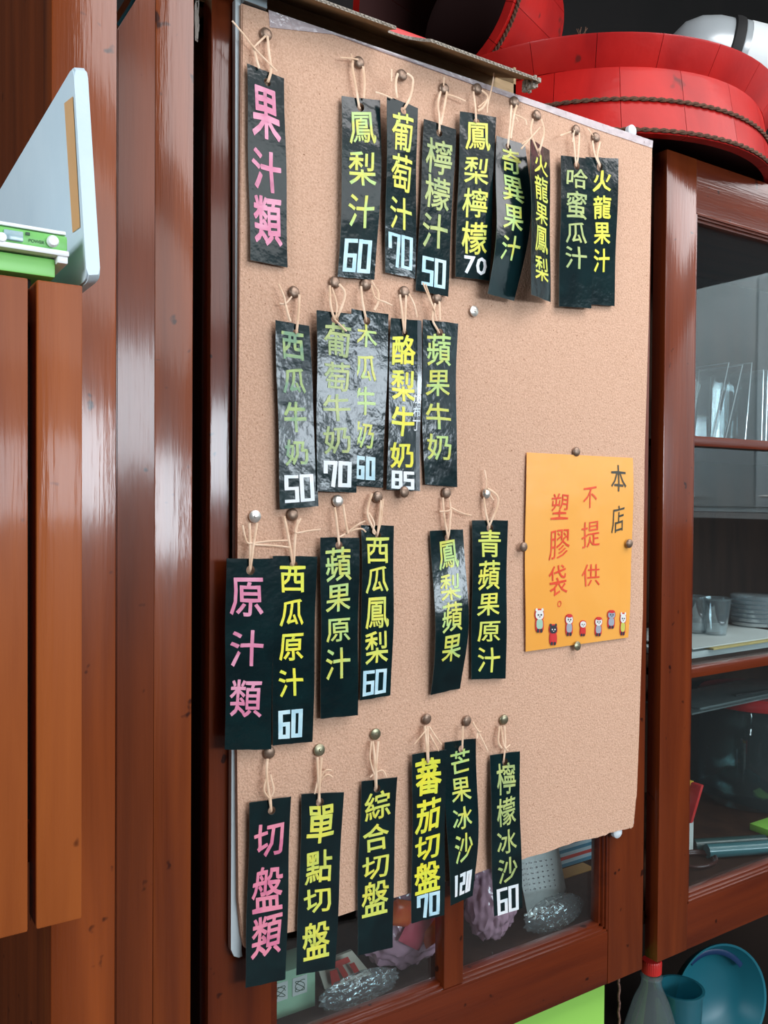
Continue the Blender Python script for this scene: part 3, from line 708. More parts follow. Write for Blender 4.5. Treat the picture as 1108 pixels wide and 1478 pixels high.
 dict(words='青蘋果原汁', label='black tag reading 青蘋果原汁, nearest the orange notice on its left', corners=((681.7,751),(732,751),(729.5,979),(679.7,980.5)), hole=(706,762), pinxy=(701,712.5), pinm=pin_silver, pstyle=2,
   chars=[('青',765,804),('蘋',809,851),('果',856,888.6),('原',896.7,926),('汁',934,970)], col='y', urange=(.16,.80),
   twine=[[(698,718),(701,740),(706,760)],[(703,705),(717,715),(718,730),(707,757)],[(699,678),(702,695),(700,712)],[(706,712),(712,722)]]),
 dict(words='切盤類', label='black heading tag reading 切盤類 in pink, bottom left of the board', corners=((360,1158.5),(419.3,1149.6),(412,1413.5),(353.8,1425.7)), hole=(391,1170), pinxy=(388.5,1086.5),
   chars=[('切',1188,1235),('盤',1250.5,1314.7),('類',1320,1379.7)], col='pinkhot', urange=(.12,.86), off=.016, ys=(.7535,)*4,
   twine=[[(386,1095),(385,1120),(391,1167)],[(390,1150),(391,1168)],[(386,1118),(381,1140),(388,1152)],[(390,1118),(395,1140),(391,1150)]]),
 dict(words='單點切盤', label='black tag reading 單點切盤 in yellow, second in the bottom row', corners=((435.6,1146),(495.4,1143),(483.7,1397),(427,1407.5)), hole=(460.7,1158), pinxy=(461,1082.5), pinm=pin_brass, pstyle=1,
   chars=[('單',1162,1216),('點',1227,1274),('切',1282,1317),('盤',1329.6,1383.7)], col='y', urange=(.13,.80), off=.016,
   twine=[[(458,1093),(459,1120),(461,1155)],[(464,1093),(462,1120),(460,1154)],[(461,1125),(470,1112),(479,1112)],[(462,1128),(472,1118),(480,1122)],[(460,1120),(454,1146)]]),
 dict(words='綜合切盤', label='black tag reading 綜合切盤 in yellow, third in the bottom row', corners=((521.6,1128),(573,1121.7),(566.8,1367.5),(516,1379)), hole=(543,1138), pinxy=(542,1059.8), pinm=pin_brass, pstyle=1,
   chars=[('綜',1142,1182),('合',1187.5,1226.7),('切',1233.5,1267),('盤',1270,1320)], col='y', urange=(.10,.84), off=.014, bow=-2,
   twine=[[(538,1070),(541,1100),(542,1135)],[(546,1070),(543,1105),(543,1135)],[(536,1070),(534,1095),(540,1118)],[(543,1115),(552,1112),(558,1122)],[(541,1115),(534,1122)]]),
 dict(words='蕃茄切盤 70', label='black tag reading 蕃茄切盤 70 in bright yellow, bottom row', corners=((595.3,1088.6),(643.3,1081.7),(640.6,1320),(593.6,1332.8)), hole=(617.3,1099), pinxy=(615.6,1038),
   chars=[('蕃',1094,1147),('茄',1152,1200),('切',1205,1239.5),('盤',1243,1287.5)], col='yb', price=('70',1289,1323), pcol='cyan', urange=(.08,.84), puv=(.14,.86), off=.022, ys=(.753,)*4,
   twine=[[(613,1048),(615,1070),(617,1096)],[(617,1048),(618,1096)],[(619,1048),(630,1065),(637,1075)],[(618,1050),(608,1062),(598,1074)],[(620,1060),(633,1084)]]),
 dict(words='芒果冰沙 120', label='bent black tag reading 芒果冰沙 120, second from the right in the bottom row', corners=((642.3,1071.4),(688,1066.3),(684,1294),(650,1307.4)), hole=(667,1081.7), pinxy=(673.9,1040.6),
   chars=[('芒',1083,1116),('果',1123,1157),('冰',1164,1195),('沙',1202,1243)], col='yg', price=('120',1256.6,1291), pcol='white', urange=(.20,.80), puv=(.10,.86), ys=(.7555,.7555,.752,.752), bow=3, bowl=-3, wave=.003,
   twine=[[(668,1048),(667,1079)],[(690,1054),(688,1066)],[(682,1042),(690,1055),(694,1056)],[(688,1052),(696,1068),(704,1084)]]),
 dict(words='檸檬冰沙 60', label='curved black tag reading 檸檬冰沙 60, right end of the bottom row', corners=((707.5,1090),(749.3,1084),(753.8,1309.8),(712.6,1322.5)), hole=(727,1099.6), pinxy=(727,1038.9), pinm=pin_brass,
   chars=[('檸',1100,1143.5),('檬',1147,1186),('冰',1191.5,1226),('沙',1232.6,1270)], col='dim', price=('60',1275.5,1316.7), pcol='white', urange=(.18,.84), puv=(.10,.88), bow=-7, curl=.005,
   twine=[[(728,1048),(729,1075),(727,1096)],[(721,1048),(719,1070),(724,1080)],[(723,1048),(727,1075),(733,1084)],[(736,1075),(730,1080)]]),
]
for t in TAGS: menu_tag(**t)
pin(684.3, 449, pin_silver, 'empty silvery thumbtack on bare cork right of the milk row', style=1)
pin(583.5, 710, pin_brown, 'thumbtack overlapping the lower edge of the 酪梨牛奶 85 tag', Y=.7512)

# ---------------------------------------------------------------- orange notice
def notice():
    r = empty('paper_notice'); tag(r, 'orange laminated paper notice with handwritten red and black characters and little stickers', 'notice')
    TL, TR, BR, BL = (759.7, 653), (913, 661), (906, 920), (758, 940.5)
    Y = YB-.0022
    A, B, C, D = (P(*q, Y) for q in (TL, TR, BR, BL))
    def Sf(u, v, off=0):
        p = (A*(1-u)+B*u)*(1-v)+(D*(1-u)+C*u)*v; p = p.copy()
        p.y -= off + .0012*abs(math.sin(5*u+2.2*v))*math.sin(math.pi*v) + .0006*math.sin(9*v); p.x += (.0025*math.sin(math.pi*v)*(u)-.0022*math.sin(math.pi*v)*(1-u)); return p
    def inv(px, py):
        u, v = .5, .5
        for _ in range(14):
            x = (TL[0]*(1-u)+TR[0]*u)*(1-v)+(BL[0]*(1-u)+BR[0]*u)*v; y = (TL[1]*(1-u)+TR[1]*u)*(1-v)+(BL[1]*(1-u)+BR[1]*u)*v
            u += (px-x)/150; v += (py-y)/270
        return u, v
    bm = bmesh.new(); nu, nv = 14, 24
    for off in (.0002, -.0002):
        G = [[bm.verts.new(Sf(i/nu, j/nv, off)) for i in range(nu+1)] for j in range(nv+1)]
        for j in range(nv):
            for i in range(nu): bm.faces.new((G[j][i], G[j][i+1], G[j+1][i+1], G[j+1][i])).smooth = True
    om = mat('orange_paper', (0.86, 0.37, 0.055), 0.4, 0, (0.90, 0.43, 0.09), 6, coat=.6, bump=.15, bscale=14, bdist=.01)
    me = bpy.data.meshes.new('sheet'); bm.to_mesh(me); bm.free(); link('sheet', me, om, r)
    fm = lambda u, v: Sf(u, v, .0007)
    def put(name, lst, ik, off):
        it = []
        for ch, x0, x1, y0, y1 in lst:
            u0, v0 = inv(x0, (y0+y1)/2-(y1-y0)/2); u1, v1 = inv(x1, y1); u0 = inv(x0, y1)[0]
            it.append((ch, u0, u1, v0, v1))
        lettering(name, it, fm, ik, r, off, .05)
    put('black_lettering', [('本', 877, 900, 671, 710), ('店', 877.5, 896, 729, 768)], INK['black'], -.004)
    put('red_lettering', [('不', 836.7, 856, 703, 733), ('提', 835, 860, 752, 789), ('供', 835, 860, 815, 845)], INK['red'], -.006)
    put('red_lettering', [('塑', 792, 816, 712, 749), ('膠', 790, 818, 765, 806), ('袋', 790, 814, 816, 858), ('。', 801, 806.5, 867, 876)], INK['red'], -.006)
    # little animal stickers
    white = mat('sticker_white', (0.75, 0.74, 0.70), 0.5); red = mat('sticker_red', (0.62, 0.03, 0.03), 0.5); blk = mat('sticker_black', (0.03, 0.03, 0.04), 0.5)
    grey = mat('sticker_grey', (0.33, 0.36, 0.42), 0.5); yel = mat('sticker_yellow', (0.55, 0.55, 0.10), 0.5); mint = mat('sticker_mint', (0.35, 0.55, 0.42), 0.5)
    def disc(bm, cx, cy, rx, ry, off, sq=2.0, n=14):
        vs = []
        for k in range(n):
            a = 2*math.pi*k/n; c, s = math.cos(a), math.sin(a)
            u, v = inv(cx+rx*abs(c)**(2/sq)*(1 if c >= 0 else -1), cy+ry*abs(s)**(2/sq)*(1 if s >= 0 else -1)); vs.append(bm.verts.new(Sf(u, v, off)))
        bm.faces.new(vs)
    specs = [(776, 895, 13, 36, white, mint, 'ears'), (794.5, 915.5, 12, 32, blk, red, 'ears'), (816.5, 901.5, 11.5, 33, white, grey, 'cap'), (836, 906.5, 10, 24, white, red, 'none'),
             (858.8, 904, 12, 29, white, grey, 'horn'), (878, 893.5, 13, 28, grey, grey, 'cap'), (896, 900, 10, 34, white, yel, 'ears')]
    for cx, cy, ww, hh, hc_, bc, top in specs:
        hy = cy-hh*.22; hr = ww*.42
        bm = bmesh.new(); disc(bm, cx, hy, ww*.5, hh*.25, .0009, 2.4); disc(bm, cx, cy+hh*.2, ww*.45, hh*.30, .0009, 3)
        s = obj('sticker', bm, red, r)
        bm = bmesh.new(); disc(bm, cx, cy+hh*.15, ww*.34, hh*.2, .0012, 3); obj('sticker_body', bm, bc, s)
        bm = bmesh.new()
        for sx in (-1, 1): disc(bm, cx+sx*ww*.17, cy+hh*.42, ww*.13, hh*.08, .0012, 3)
        obj('sticker_feet', bm, blk, s)
        bm = bmesh.new(); disc(bm, cx, hy, hr, hh*.19, .0013, 2.3)
        if top == 'ears':
            for sx in (-1, 1): disc(bm, cx+sx*ww*.3, hy-hh*.2, ww*.12, hh*.07, .0013)
        obj('sticker_head', bm, hc_, s)
        bm = bmesh.new()
        for sx in (-1, 1): disc(bm, cx+sx*ww*.15, hy, ww*.075, hh*.035, .0017)
        disc(bm, cx, hy+hh*.08, ww*.07, hh*.02, .0017)
        obj('sticker_eyes', bm, white if hc_ == blk else blk, s)
        if top in ('cap', 'horn'):
            bm = bmesh.new(); disc(bm, cx, hy-hh*.17, ww*.34, hh*.08, .0018); obj('sticker_cap', bm, red, s)
notice()
for px, py, st, lb in ((831.8, 652, 0, 'thumbtack at the top edge of the orange notice'), (755.5, 789.5, 0, 'thumbtack at the left edge of the orange notice'),
                       (908, 784.6, 0, 'thumbtack at the right edge of the orange notice'), (833.4, 932.4, 1, 'thumbtack at the bottom edge of the orange notice')):
    pin(px, py, pin_brown if st == 0 else pin_brass, lb, Y=YB-.0062 if py > 660 else None, style=st, r=.0058)

# ---------------------------------------------------------------- things on top of the cabinets
kraft = mat('corrugated_cardboard', (0.30, 0.20, 0.10), 0.8, 0, (0.38, 0.26, 0.14), 40, (1, 1, 6))
kraft_edge = mat('cardboard_edge', (0.45, 0.40, 0.34), 0.85, 0, (0.20, 0.16, 0.12), 500)
def carton():
    r = empty('cardboard_box'); tag(r, 'open corrugated cardboard box on the cabinet top, a long flap jutting out over the corkboard', 'box')
    zf = ZT+.022
    # near edge of the flap in plane Y=.72
    Yf = .728
    zc = P(777, 117, Yf).z
    x0 = P(330, 40, Yf).x; x1 = P(777, 117, Yf).x
    na, nb = P(572, 33, Yf).x, P(622, 50, Yf).x
    bx0, bx1 = .27, P(777, 117, Yf).x+.03
    # flap: corrugated sheet, hinge on the box front edge (Y=.80), near edge at Yf, with a half-round notch
    zh = ZT+.030; yh = .80
    out = [(x0, 0.0)]
    for k in range(0, 13):
        a = math.pi*k/12; out.append(((na+nb)/2-(nb-na)/2*math.cos(a), .036*math.sin(a)))
    out += [(x1, 0.0), (x1+.002, .012), (x1-.004, .5*(yh-Yf)), (x1-.002, yh-Yf), (x0, yh-Yf)]
    bm = bmesh.new(); T = .0034; H = []
    for dz in (0, T): H.append([bm.verts.new((x, Yf+d, zc+(zh-zc)*d/(yh-Yf)+dz)) for x, d in out])
    f1 = bm.faces.new(H[0]); f2 = bm.faces.new(H[1][::-1]); n = len(out)
    for i in range(n):
        f = bm.faces.new((H[0][i], H[0][(i+1) % n], H[1][(i+1) % n], H[1][i])); f.material_index = 1
    bmesh.ops.triangulate(bm, faces=[f1, f2])
    obj('flap', bm, [kraft, kraft_edge], r)
    bm = bmesh.new()
    m = 150; pts = []
    for k in range(m+1):
        x = x0+(x1-x0)*k/m
        if na < x < nb: continue
        pts.append((x, Yf-.0002, zc+T/2+(T*.36 if k % 2 else -T*.36)))
    for a, b in zip(pts, pts[1:]):
        if b[0]-a[0] < .02: add_tube(bm, [a, b], .0005, 4)
    o = obj('flute_edge', bm, kraft_edge, r); o['kind'] = 'stuff'
    # frayed end
    bm = bmesh.new(); rnd = random.Random(3)
    for k in range(14):
        p = Vector((x1-.002+rnd.uniform(-.004, .006), Yf+rnd.uniform(0, .02), zc+rnd.uniform(-.003, .005)))
        add_box(bm, p.x, p.x+rnd.uniform(.002, .006), p.y, p.y+.004, p.z-rnd.uniform(.001, .007), p.z+.002)
    o = obj('torn_end', bm, kraft_edge, r); o['kind'] = 'stuff'
    box('front_wall', bx0, bx1, .80, .8035, ZT, ZT+.030, kraft, r); box('rear_wall', bx0, bx1, 1.05, 1.0535, ZT, ZT+.05, kraft, r)
    box('side_wall', bx0, bx0+.0035, .80, 1.05, ZT, ZT+.05, kraft, r); box('side_wall', bx1-.0035, bx1, .80, 1.05, ZT, ZT+.05, kraft, r)
    box('base', bx0, bx1, .80, 1.05, ZT, ZT+.0035, kraft, r)
    c = P(597, 40, .76)
    t = tag(box('red_packet', c.x-.05, c.x+.06, .812, .90, ZT+.0036, P(597, 47, .812).z, mat('red_plastic', (0.62, 0.03, 0.03), 0.4), None, .004), 'red packet in the cardboard box, seen through the half-round notch of its flap', 'packet')
carton()
lacq = mat('red_lacquer', (0.34, 0.005, 0.005), 0.45, 0, (0.56, 0.014, 0.010), 9, (1, 1, .6), coat=.1, spec=.25, col3=(0.16, 0.01, 0.008), n3=30, t3=.68, bump=.15, bscale=90)
rope = mat('old_rope', (0.16, 0.08, 0.045), 0.9, 0, (0.07, 0.03, 0.02), 300)
def tub(name, label, base, axis, R0, R1, H, nst, ropes, band=None, open_top=True):
    """coopered tub: separate staves, floor, hoops of twisted rope"""
    r = empty(name); tag(r, label, 'tub', 'red lacquered wooden tubs')
    q = Vector((0, 0, 1)).rotation_difference(Vector(axis).normalized()); base = Vector(base); th = .014
    L = lambda a, rr, z: base + q @ Vector((rr*math.cos(a), rr*math.sin(a), z))
    for k in range(nst):
        bm = bmesh.new(); g = .0007/R0; m = 4
        a0 = 2*math.pi*k/nst+g/2; a1 = 2*math.pi*(k+1)/nst-g/2
        rows = []
        for i in range(m+1):
            a = a0+(a1-a0)*i/m; rows.append([bm.verts.new(L(a, R, z)) for R, z in ((R0, 0), (R0+(R1-R0)*.93, H*.93), (R1-.001, H), (R1-th, H), (R0-th, 0))])
        for i in range(m):
            for j in range(5): bm.faces.new((rows[i][j], rows[i+1][j], rows[i+1][(j+1) % 5], rows[i][(j+1) % 5])).material_index = 1 if j == 3 else 0
        bm.faces.new(rows[0]); bm.faces.new(rows[-1][::-1])
        obj('stave', bm, [lacq, mat('tub_inside', (0.05, 0.012, 0.01), 0.7)], r, True)
    lathe('floor_board', [(0, .012), (R0-th-.0005, .012), (R0-th-.0005, .022), (0, .022)], base, mat('tub_inside', (0.05, 0.012, 0.01), 0.7), r, axis=axis, seg=40)
    for hz in ropes:
        rr = R0+(R1-R0)*hz/H + .0022
        for ph in (0, math.pi):
            bm = bmesh.new(); n = 360
            pts = []
            for k in range(n+1):
                a = 2*math.pi*k/n; tw = a*70+ph
                pts.append(L(a, rr+.0016*math.cos(tw), hz+.0016*math.sin(tw)))
            add_tube(bm, pts, .0018, 5, 1, False); obj('rope_hoop', bm, rope, r, True)
    return r
zt_ = ZT+.004
tub('wooden_tub', 'large red wooden tub with a twisted rope hoop on the right of the cabinet top', (1.04, 1.012, zt_), (0, 0, 1), .285, .268, .094, 20, [.004, .047])
tub('wooden_tub', 'red tub of staves stacked inside and above the large rope-bound tub', (1.045, 1.03, zt_+.0945), (0, 0, 1), .282, .305, .035, 22, [])
tb = P(700, -8, 1.02)
tub('wooden_tub', 'dark-mouthed red tub lying on its side, cut by the top edge of the picture', (.975, 1.17, 2.30), (-1, -.42, -.10), .135, .150, .20, 16, [.19])

def pot():
    r = empty('steel_pot'); tag(r, 'shiny steel pot lying on its side on the red tubs at top right', 'pot')
    c = P(1022, 84, .98); ax = Vector((.80, -.55, -.25)).normalized()
    st = mat('polished_steel', (0.62, 0.68, 0.70), .28, .45, bump=.05, bscale=30)
    lathe('body', [(0, -.075), (.022, -.072), (.045, -.058), (.060, -.034), (.067, -.005), (.068, .02)], c, st, r, axis=ax, seg=48)
    lathe('seal_ring', [(.068, .018), (.0725, .020), (.0735, .028), (.0725, .036), (.068, .038)], c, mat('black_rubber', (.01, .01, .01), .7), r, axis=ax, seg=48)
    lathe('rim', [(.068, .036), (.070, .040), (.070, .14), (.05, .145), (0, .145)], c, st, r, axis=ax, seg=48)
    lathe('label_sheet', [(.0706, .048), (.0706, .125)], c, mat('white_label', (.7, .74, .74), .5), r, axis=ax, seg=12, a0=math.radians(150), a1=math.radians(330))
pot()
bm = bmesh.new(); rnd = random.Random(5)
for k in range(9):
    a = P(838+rnd.uniform(-6, 6), 74, .97); b = P(832+k*2.2, 52-rnd.uniform(0, 14), .97); add_tube(bm, smooth_pts([a, a.lerp(b, .5)+Vector((rnd.uniform(-.006, .006), 0, 0)), b]), .0008, 4)
o = obj('frayed_string', bm, rope); tag(o, 'tuft of frayed string standing on the rim of the red tub beside the steel pot', 'string')
bm = bmesh.new(); rnd = random.Random(8)
for k in range(16):
    p = [P(284+rnd.uniform(-3, 3), rnd.uniform(0, 60), .763) for _ in range(4)]; add_tube(bm, smooth_pts(p), .00035, 3)
o = obj('cobweb', bm, mat('grey_dust', (.30, .27, .24), .9)); tag(o, 'grey dusty cobweb in the gap left of the corkboard door', 'cobweb'); o['kind'] = 'stuff'

# ---------------------------------------------------------------- contents behind the left door
def card(name, label, cat, px, Y0, Y1, m, dots=None, th=.001, group=None, parent=None):
    bm = bmesh.new(); n = len(px)
    Ys = [Y0 if i < n/2 else Y1 for i in range(n)]
    a = [bm.verts.new(P(x, y, Yk)) for (x, y), Yk in zip(px, Ys)]; b = [bm.verts.new(v.co+Vector((0, th, 0))) for v in a]
    bm.faces.new(a); bm.faces.new(b[::-1])
    for i in range(n): bm.faces.new((a[i], b[i], b[(i+1) % n], a[(i+1) % n]))
    o = obj(name, bm, m, parent)
    if label: tag(o, label, cat, group)
    return o
wp = mat('white_paper', (.62, .64, .62), .6)
def green_box():
    r = empty('drink_carton'); tag(r, 'pale green and white printed carton behind the glass at the bottom left', 'carton')
    a = P(386, 1404, .845); b = P(455, 1404, .845)
    zb = ZF+.0005; zt = P(420, 1400, .845).z
    box('body', a.x-.02, b.x, .845, .885, zb, max(zt, zb+.03), mat('pale_green_card', (.34, .55, .38), .5), r, .001)
    for i, x in enumerate((a.x+.006, a.x+.030)):
        o = box('printed_square', x, x+.018, .8442, .845, zt-.030, zt-.010, wp, r)
        bm = bmesh.new(); rnd = random.Random(i)
        pts = [Vector((x+.009+.006*math.cos(t*1.9), .8438, zt-.020+.006*math.sin(t*1.3+i))) for t in [k*.35 for k in range(26)]]
        add_tube(bm, pts, .0004, 4); obj('scribble', bm, mat('dark_print', (.03, .08, .04)), o)
green_box()
def red_card():
    r = empty('snack_packet'); tag(r, 'cream packet with bold red print leaning behind the glass, between carton and mauve bag', 'packet')
    card('sheet', None, None, [(457, 1392), (508, 1372), (543, 1414), (474, 1445)], .875, .865, mat('cream_paper', (.62, .56, .46), .6), parent=r, th=.004)
    rp = mat('red_print', (.55, .04, .03), .5)
    for px in ([(479, 1390), (502, 1381), (506, 1388), (483, 1398)], [(487, 1396), (494, 1393), (506, 1412), (498, 1416)], [(476, 1402), (486, 1399), (492, 1418), (479, 1424)], [(504, 1392), (511, 1389), (520, 1404), (513, 1408)]):
        card('red_mark', None, None, px, .8625, .8615, rp, parent=r, th=.0005)
red_card()
mauve = clear('mauve_plastic_film', (.70, .48, .60), .05, .18, 1.4, haze=.82, hazecol=(.72, .42, .54), bump=.8, bscale=50)
film = clear('clear_plastic_film', (.92, .95, .95), .07, .10, 1.45, haze=.10, hazecol=(.55, .6, .62), bump=.9, bscale=60)
def at(px, py, Y): return P(px, py, Y)
def rest(name, label, cat, px, Y, size, m, amp, seed, group=None, sub=4):
    c = P(px, 1300, Y); o = crumple(name, (c.x, c.y, ZF+size[2]*.92), size, m, None, amp, seed, sub)
    lo = min(v.co.z for v in o.data.vertices)
    for v in o.data.vertices: v.co.z += ZF+.0006-lo
    tag(o, label, cat, group); return o
rest('plastic_bag', 'crumpled mauve plastic bag left of the wooden mullion behind the glass', 'plastic bag', 588, .862, (.066, .036, .058), mauve, .11, 3, 'mauve plastic bags behind the left door', 5)
rest('plastic_bag', 'crumpled mauve plastic bag right of the wooden mullion, under the 檸檬冰沙 tag', 'plastic bag', 708, .852, (.038, .030, .052), mauve, .11, 5, 'mauve plastic bags behind the left door', 5)
rest('clear_bag', 'crumpled clear plastic bag lying along the sill at the bottom left of the mullion', 'plastic bag', 520, .818, (.050, .010, .018), film, .12, 11, None, 5)
rest('clear_bag', 'crumpled clear plastic bag in the right corner behind the left door', 'plastic bag', 800, .825, (.050, .014, .022), film, .12, 14, None, 5)
def pouch(name, label, px, py, Y, w_, h, d, m, tilt=0):
    c = P(px, py, Y)
    bm = bmesh.new(); bmesh.ops.create_grid(bm, x_segments=10, y_segments=10, size=.5); top = list(bm.verts)
    for v in bm.verts:
        x, y = v.co.x*2, v.co.y*2; b = (1-x**4)*(1-y**4); v.co = Vector((x*w_/2, -d/2*b, y*h/2))
    g = bm.copy() if False else None
    bm2 = bmesh.new(); bmesh.ops.create_grid(bm2, x_segments=10, y_segments=10, size=.5)
    me = bpy.data.meshes.new('tmp')
    for v in bm2.verts:
        x, y = v.co.x*2, v.co.y*2; b = (1-x**4)*(1-y**4); v.co = Vector((x*w_/2, d/2*b, y*h/2))
    bm2.to_mesh(me); bm2.free(); bm.from_mesh(me); bpy.data.meshes.remove(me)
    bmesh.ops.remove_doubles(bm, verts=bm.verts[:], dist=1e-5)
    R = Matrix.Rotation(math.radians(tilt), 3, 'Y')
    for v in bm.verts: v.co = R @ v.co + c
    lift = max(0, ZF+.0008-min(v.co.z for v in bm.verts))
    for v in bm.verts: v.co.z += lift
    o = obj(name, bm, m, None, True); tag(o, label, 'packet'); return o
pouch('red_packet', 'orange-red glossy packet on the mauve bag, left of the mullion behind the glass', 580, 1318, .826, .034, .030, .014, mat('orange_red_foil', (.75, .07, .02), .3, 0, (.80, .16, .03), 40), 20)
pouch('red_packet', 'orange-red glossy packet touching the mullion, half behind the 蕃茄切盤 tag', 630, 1342, .822, .042, .026, .014, mat('orange_red_foil', (.75, .07, .02)), -20)
pouch('pink_packet', 'pink foil packet between the two orange-red packets behind the glass', 603, 1338, .824, .036, .046, .010, mat('pink_foil', (.60, .09, .14), .35), 35)
o = pouch('napkin_packet', 'white packet printed with small grey dots behind the glass, right of the 檸檬冰沙 tag', 782, 1284, .868, .074, .092, .014, mat('dotted_napkin', (.80, .82, .80), .5, 0), -14)
# polka dots on the napkin pack as a small real print
bm = bmesh.new()
for i in range(7):
    for j in range(6):
        c = P(752+i*7.2+j*1.2, 1248+j*7.5-i*1.3, .8600); vs = [bm.verts.new(c+Vector((.0011*math.cos(k*1.0472), -.0002, .0011*math.sin(k*1.0472)))) for k in range(6)]; bm.faces.new(vs)
d = obj('dot_print', bm, mat('grey_print', (.20, .18, .22), .6), o); d['kind'] = 'stuff'
def striped():
    r = empty('striped_packet'); tag(r, 'blue and white striped packet with a red band in the corner behind the left door', 'packet')
    a = P(790, 1215, .96); b = P(872, 1215, .96)
    box('body', a.x, b.x, .96, .985, ZF+.0006, P(830, 1200, .96).z, mat('blue_white_card', (.45, .56, .62), .5), r, .001)
    zt = P(830, 1205, .96).z
    for k, c in enumerate(('b', 'b', 'r', 'b', 'b', 'b')):
        if zt-.012-k*.011 < ZF+.001: break
        box('stripe', a.x+.001, b.x-.001, .9592, .9599, zt-.012-k*.011, zt-.007-k*.011, mat('red_print', (.55, .04, .03)) if c == 'r' else mat('blue_print', (.05, .20, .30), .5), r)
striped()
tag(box('amber_box', P(803, 1290, .93).x, P(858, 1290, .93).x, .93, .955, ZF+.0006, P(830, 1262, .93).z, mat('amber_card', (.42, .20, .04), .5, 0, (.5, .26, .06), 20), None, .001), 'small amber-orange box standing behind the glass below the striped packet', 'box')

# ---------------------------------------------------------------- contents behind the right door
cp = clear('clear_tray_plastic', (.93, .97, .98), .08, .06, 1.45, haze=.07, hazecol=(.7, .8, .85))
Z1 = m1[0]+.011; Z2 = m2[0]+.011
def tray(px, Y, lean, label, H=.115, D=.10, Wd=.02):
    """hinged clear food tray standing on its long edge"""
    c = PZ(px, 0, CZ) if False else P(px, 620, Y)
    bm = bmesh.new()
    def rect(x, s): return [Vector((x, -D/2*s, H/2*(1-s))), Vector((x, D/2*s, H/2*(1-s))), Vector((x, D/2*s, H/2*(1+s))), Vector((x, -D/2*s, H/2*(1+s)))]
    R = [[bm.verts.new(v) for v in rect(x, s)] for x, s in ((-.002, 1.0), (0, 1.0), (0, .93), (Wd, .78))]
    for i in range(3):
        for k in range(4): bm.faces.new((R[i][k], R[i][(k+1) % 4], R[i+1][(k+1) % 4], R[i+1][k]))
    bm.faces.new(R[3])
    q = Matrix.Rotation(math.radians(lean), 3, 'Y')
    for v in bm.verts: v.co = q @ v.co
    lo = min(v.co.z for v in bm.verts)
    for v in bm.verts: v.co += Vector((c.x, c.y, Z1+.0016-lo))
    o = obj('plastic_tray', bm, cp); tag(o, label, 'plastic tray', 'clear plastic trays on the upper shelf')
    bm = bmesh.new(); f = [q @ v + Vector((c.x, c.y, Z1+.0016-lo)) for v in rect(-.001, 1.0)]
    add_tube(bm, f+[f[0]], .0009, 5, 1, False); obj('rim', bm, clear('tray_rim', (.8, .88, .9), .25, .1, 1.5, haze=.45, hazecol=(.75, .82, .85)), o, True)
for k, (px, ln) in enumerate(((988, 18), (1007, 19))): tray(px, .90, ln, ['clear tray leaning farthest left on the upper shelf', 'second clear tray leaning beside the leftmost one'][k], .135)
tray(1036, .90, 7, 'thick clear tray standing alone between the leaning pair and the row', .135)
ords = ['first', 'second', 'third', 'fourth', 'fifth', 'sixth', 'seventh', 'eighth', 'ninth', 'tenth']
for k in range(10): tray(1060+k*6.5, .90, 1.5, 'clear tray standing upright, %s from the left in the tight row' % ords[k], .125, .10, .012)
# middle shelf: stack of papers, cups, lids
def slab(name, label, cat, px0, px1, Y, dep, z, th, m, skew=0.0, group=None):
    a = P(px0, 900, Y); b = P(px1, 900, Y)
    o = obox(name, (a.x, Y, z), (b.x-a.x, skew, 0), (skew*.2, dep, 0), (0, 0, th), m, None, .0006); tag(o, label, cat, group); return o
slab('paper_stack', 'thin stack of white paper lying on the middle shelf behind the glass', 'paper', 985, 1150, .835, .20, Z2+.0004, .010, mat('stacked_paper', (.55, .60, .60), .6, 0, (.45, .5, .5), 200, (.1, .1, 8)))
slab('manila_envelope', 'yellowish envelope poking out over the edge of the paper stack', 'envelope', 1030, 1150, .826, .16, Z2+.0110, .003, mat('manila', (.55, .42, .16), .6), .004)
slab('paper_sheet', 'loose white sheet on top of the yellowish envelope', 'paper', 1000, 1150, .832, .15, Z2+.0146, .002, wp, .004)
ribm = clear('ribbed_lid_plastic', (.8, .88, .92), .30, .12, 1.5, haze=.35, hazecol=(.75, .82, .86))
for k in range(7):
    c = P(1092, 860, .93)
    o = lathe('cup_lid', [(.040, 0), (.044, .002), (.044, .007), (.036, .009), (0, .009)], (c.x, c.y, Z2+.0172+k*.0078), ribm, None, seg=64, ridges=1, ramp=.0012)
    tag(o, 'ribbed clear cup lid, %s' % ['bottom one of the stack on the middle shelf', 'second from the bottom of the lid stack', 'third from the bottom of the lid stack', 'middle one of the lid stack', 'third from the top of the lid stack', 'second from the top of the lid stack', 'topmost of the lid stack'][k], 'lid', 'ribbed cup lids on the middle shelf')
for k, (px, Y) in enumerate(((1004, .93), (1033, .90))):
    c = P(px, 860, Y)
    o = lathe('plastic_cup', [(0, .001), (.017, 0), (.024, .058), (.0255, .059), (.0255, .061), (.0232, .060), (.0162, .002), (0, .002)], (c.x, c.y, Z2+.0170), clear('cup_plastic', (.9, .95, .97), .12, .05, 1.5, haze=.08, hazecol=(.7, .8, .85)), None, seg=40)
    tag(o, ['clear ribbed plastic cup at the left of the middle shelf, beside the door stile', 'clear plastic cup standing between the left cup and the lid stack'][k], 'cup', 'clear cups on the middle shelf')
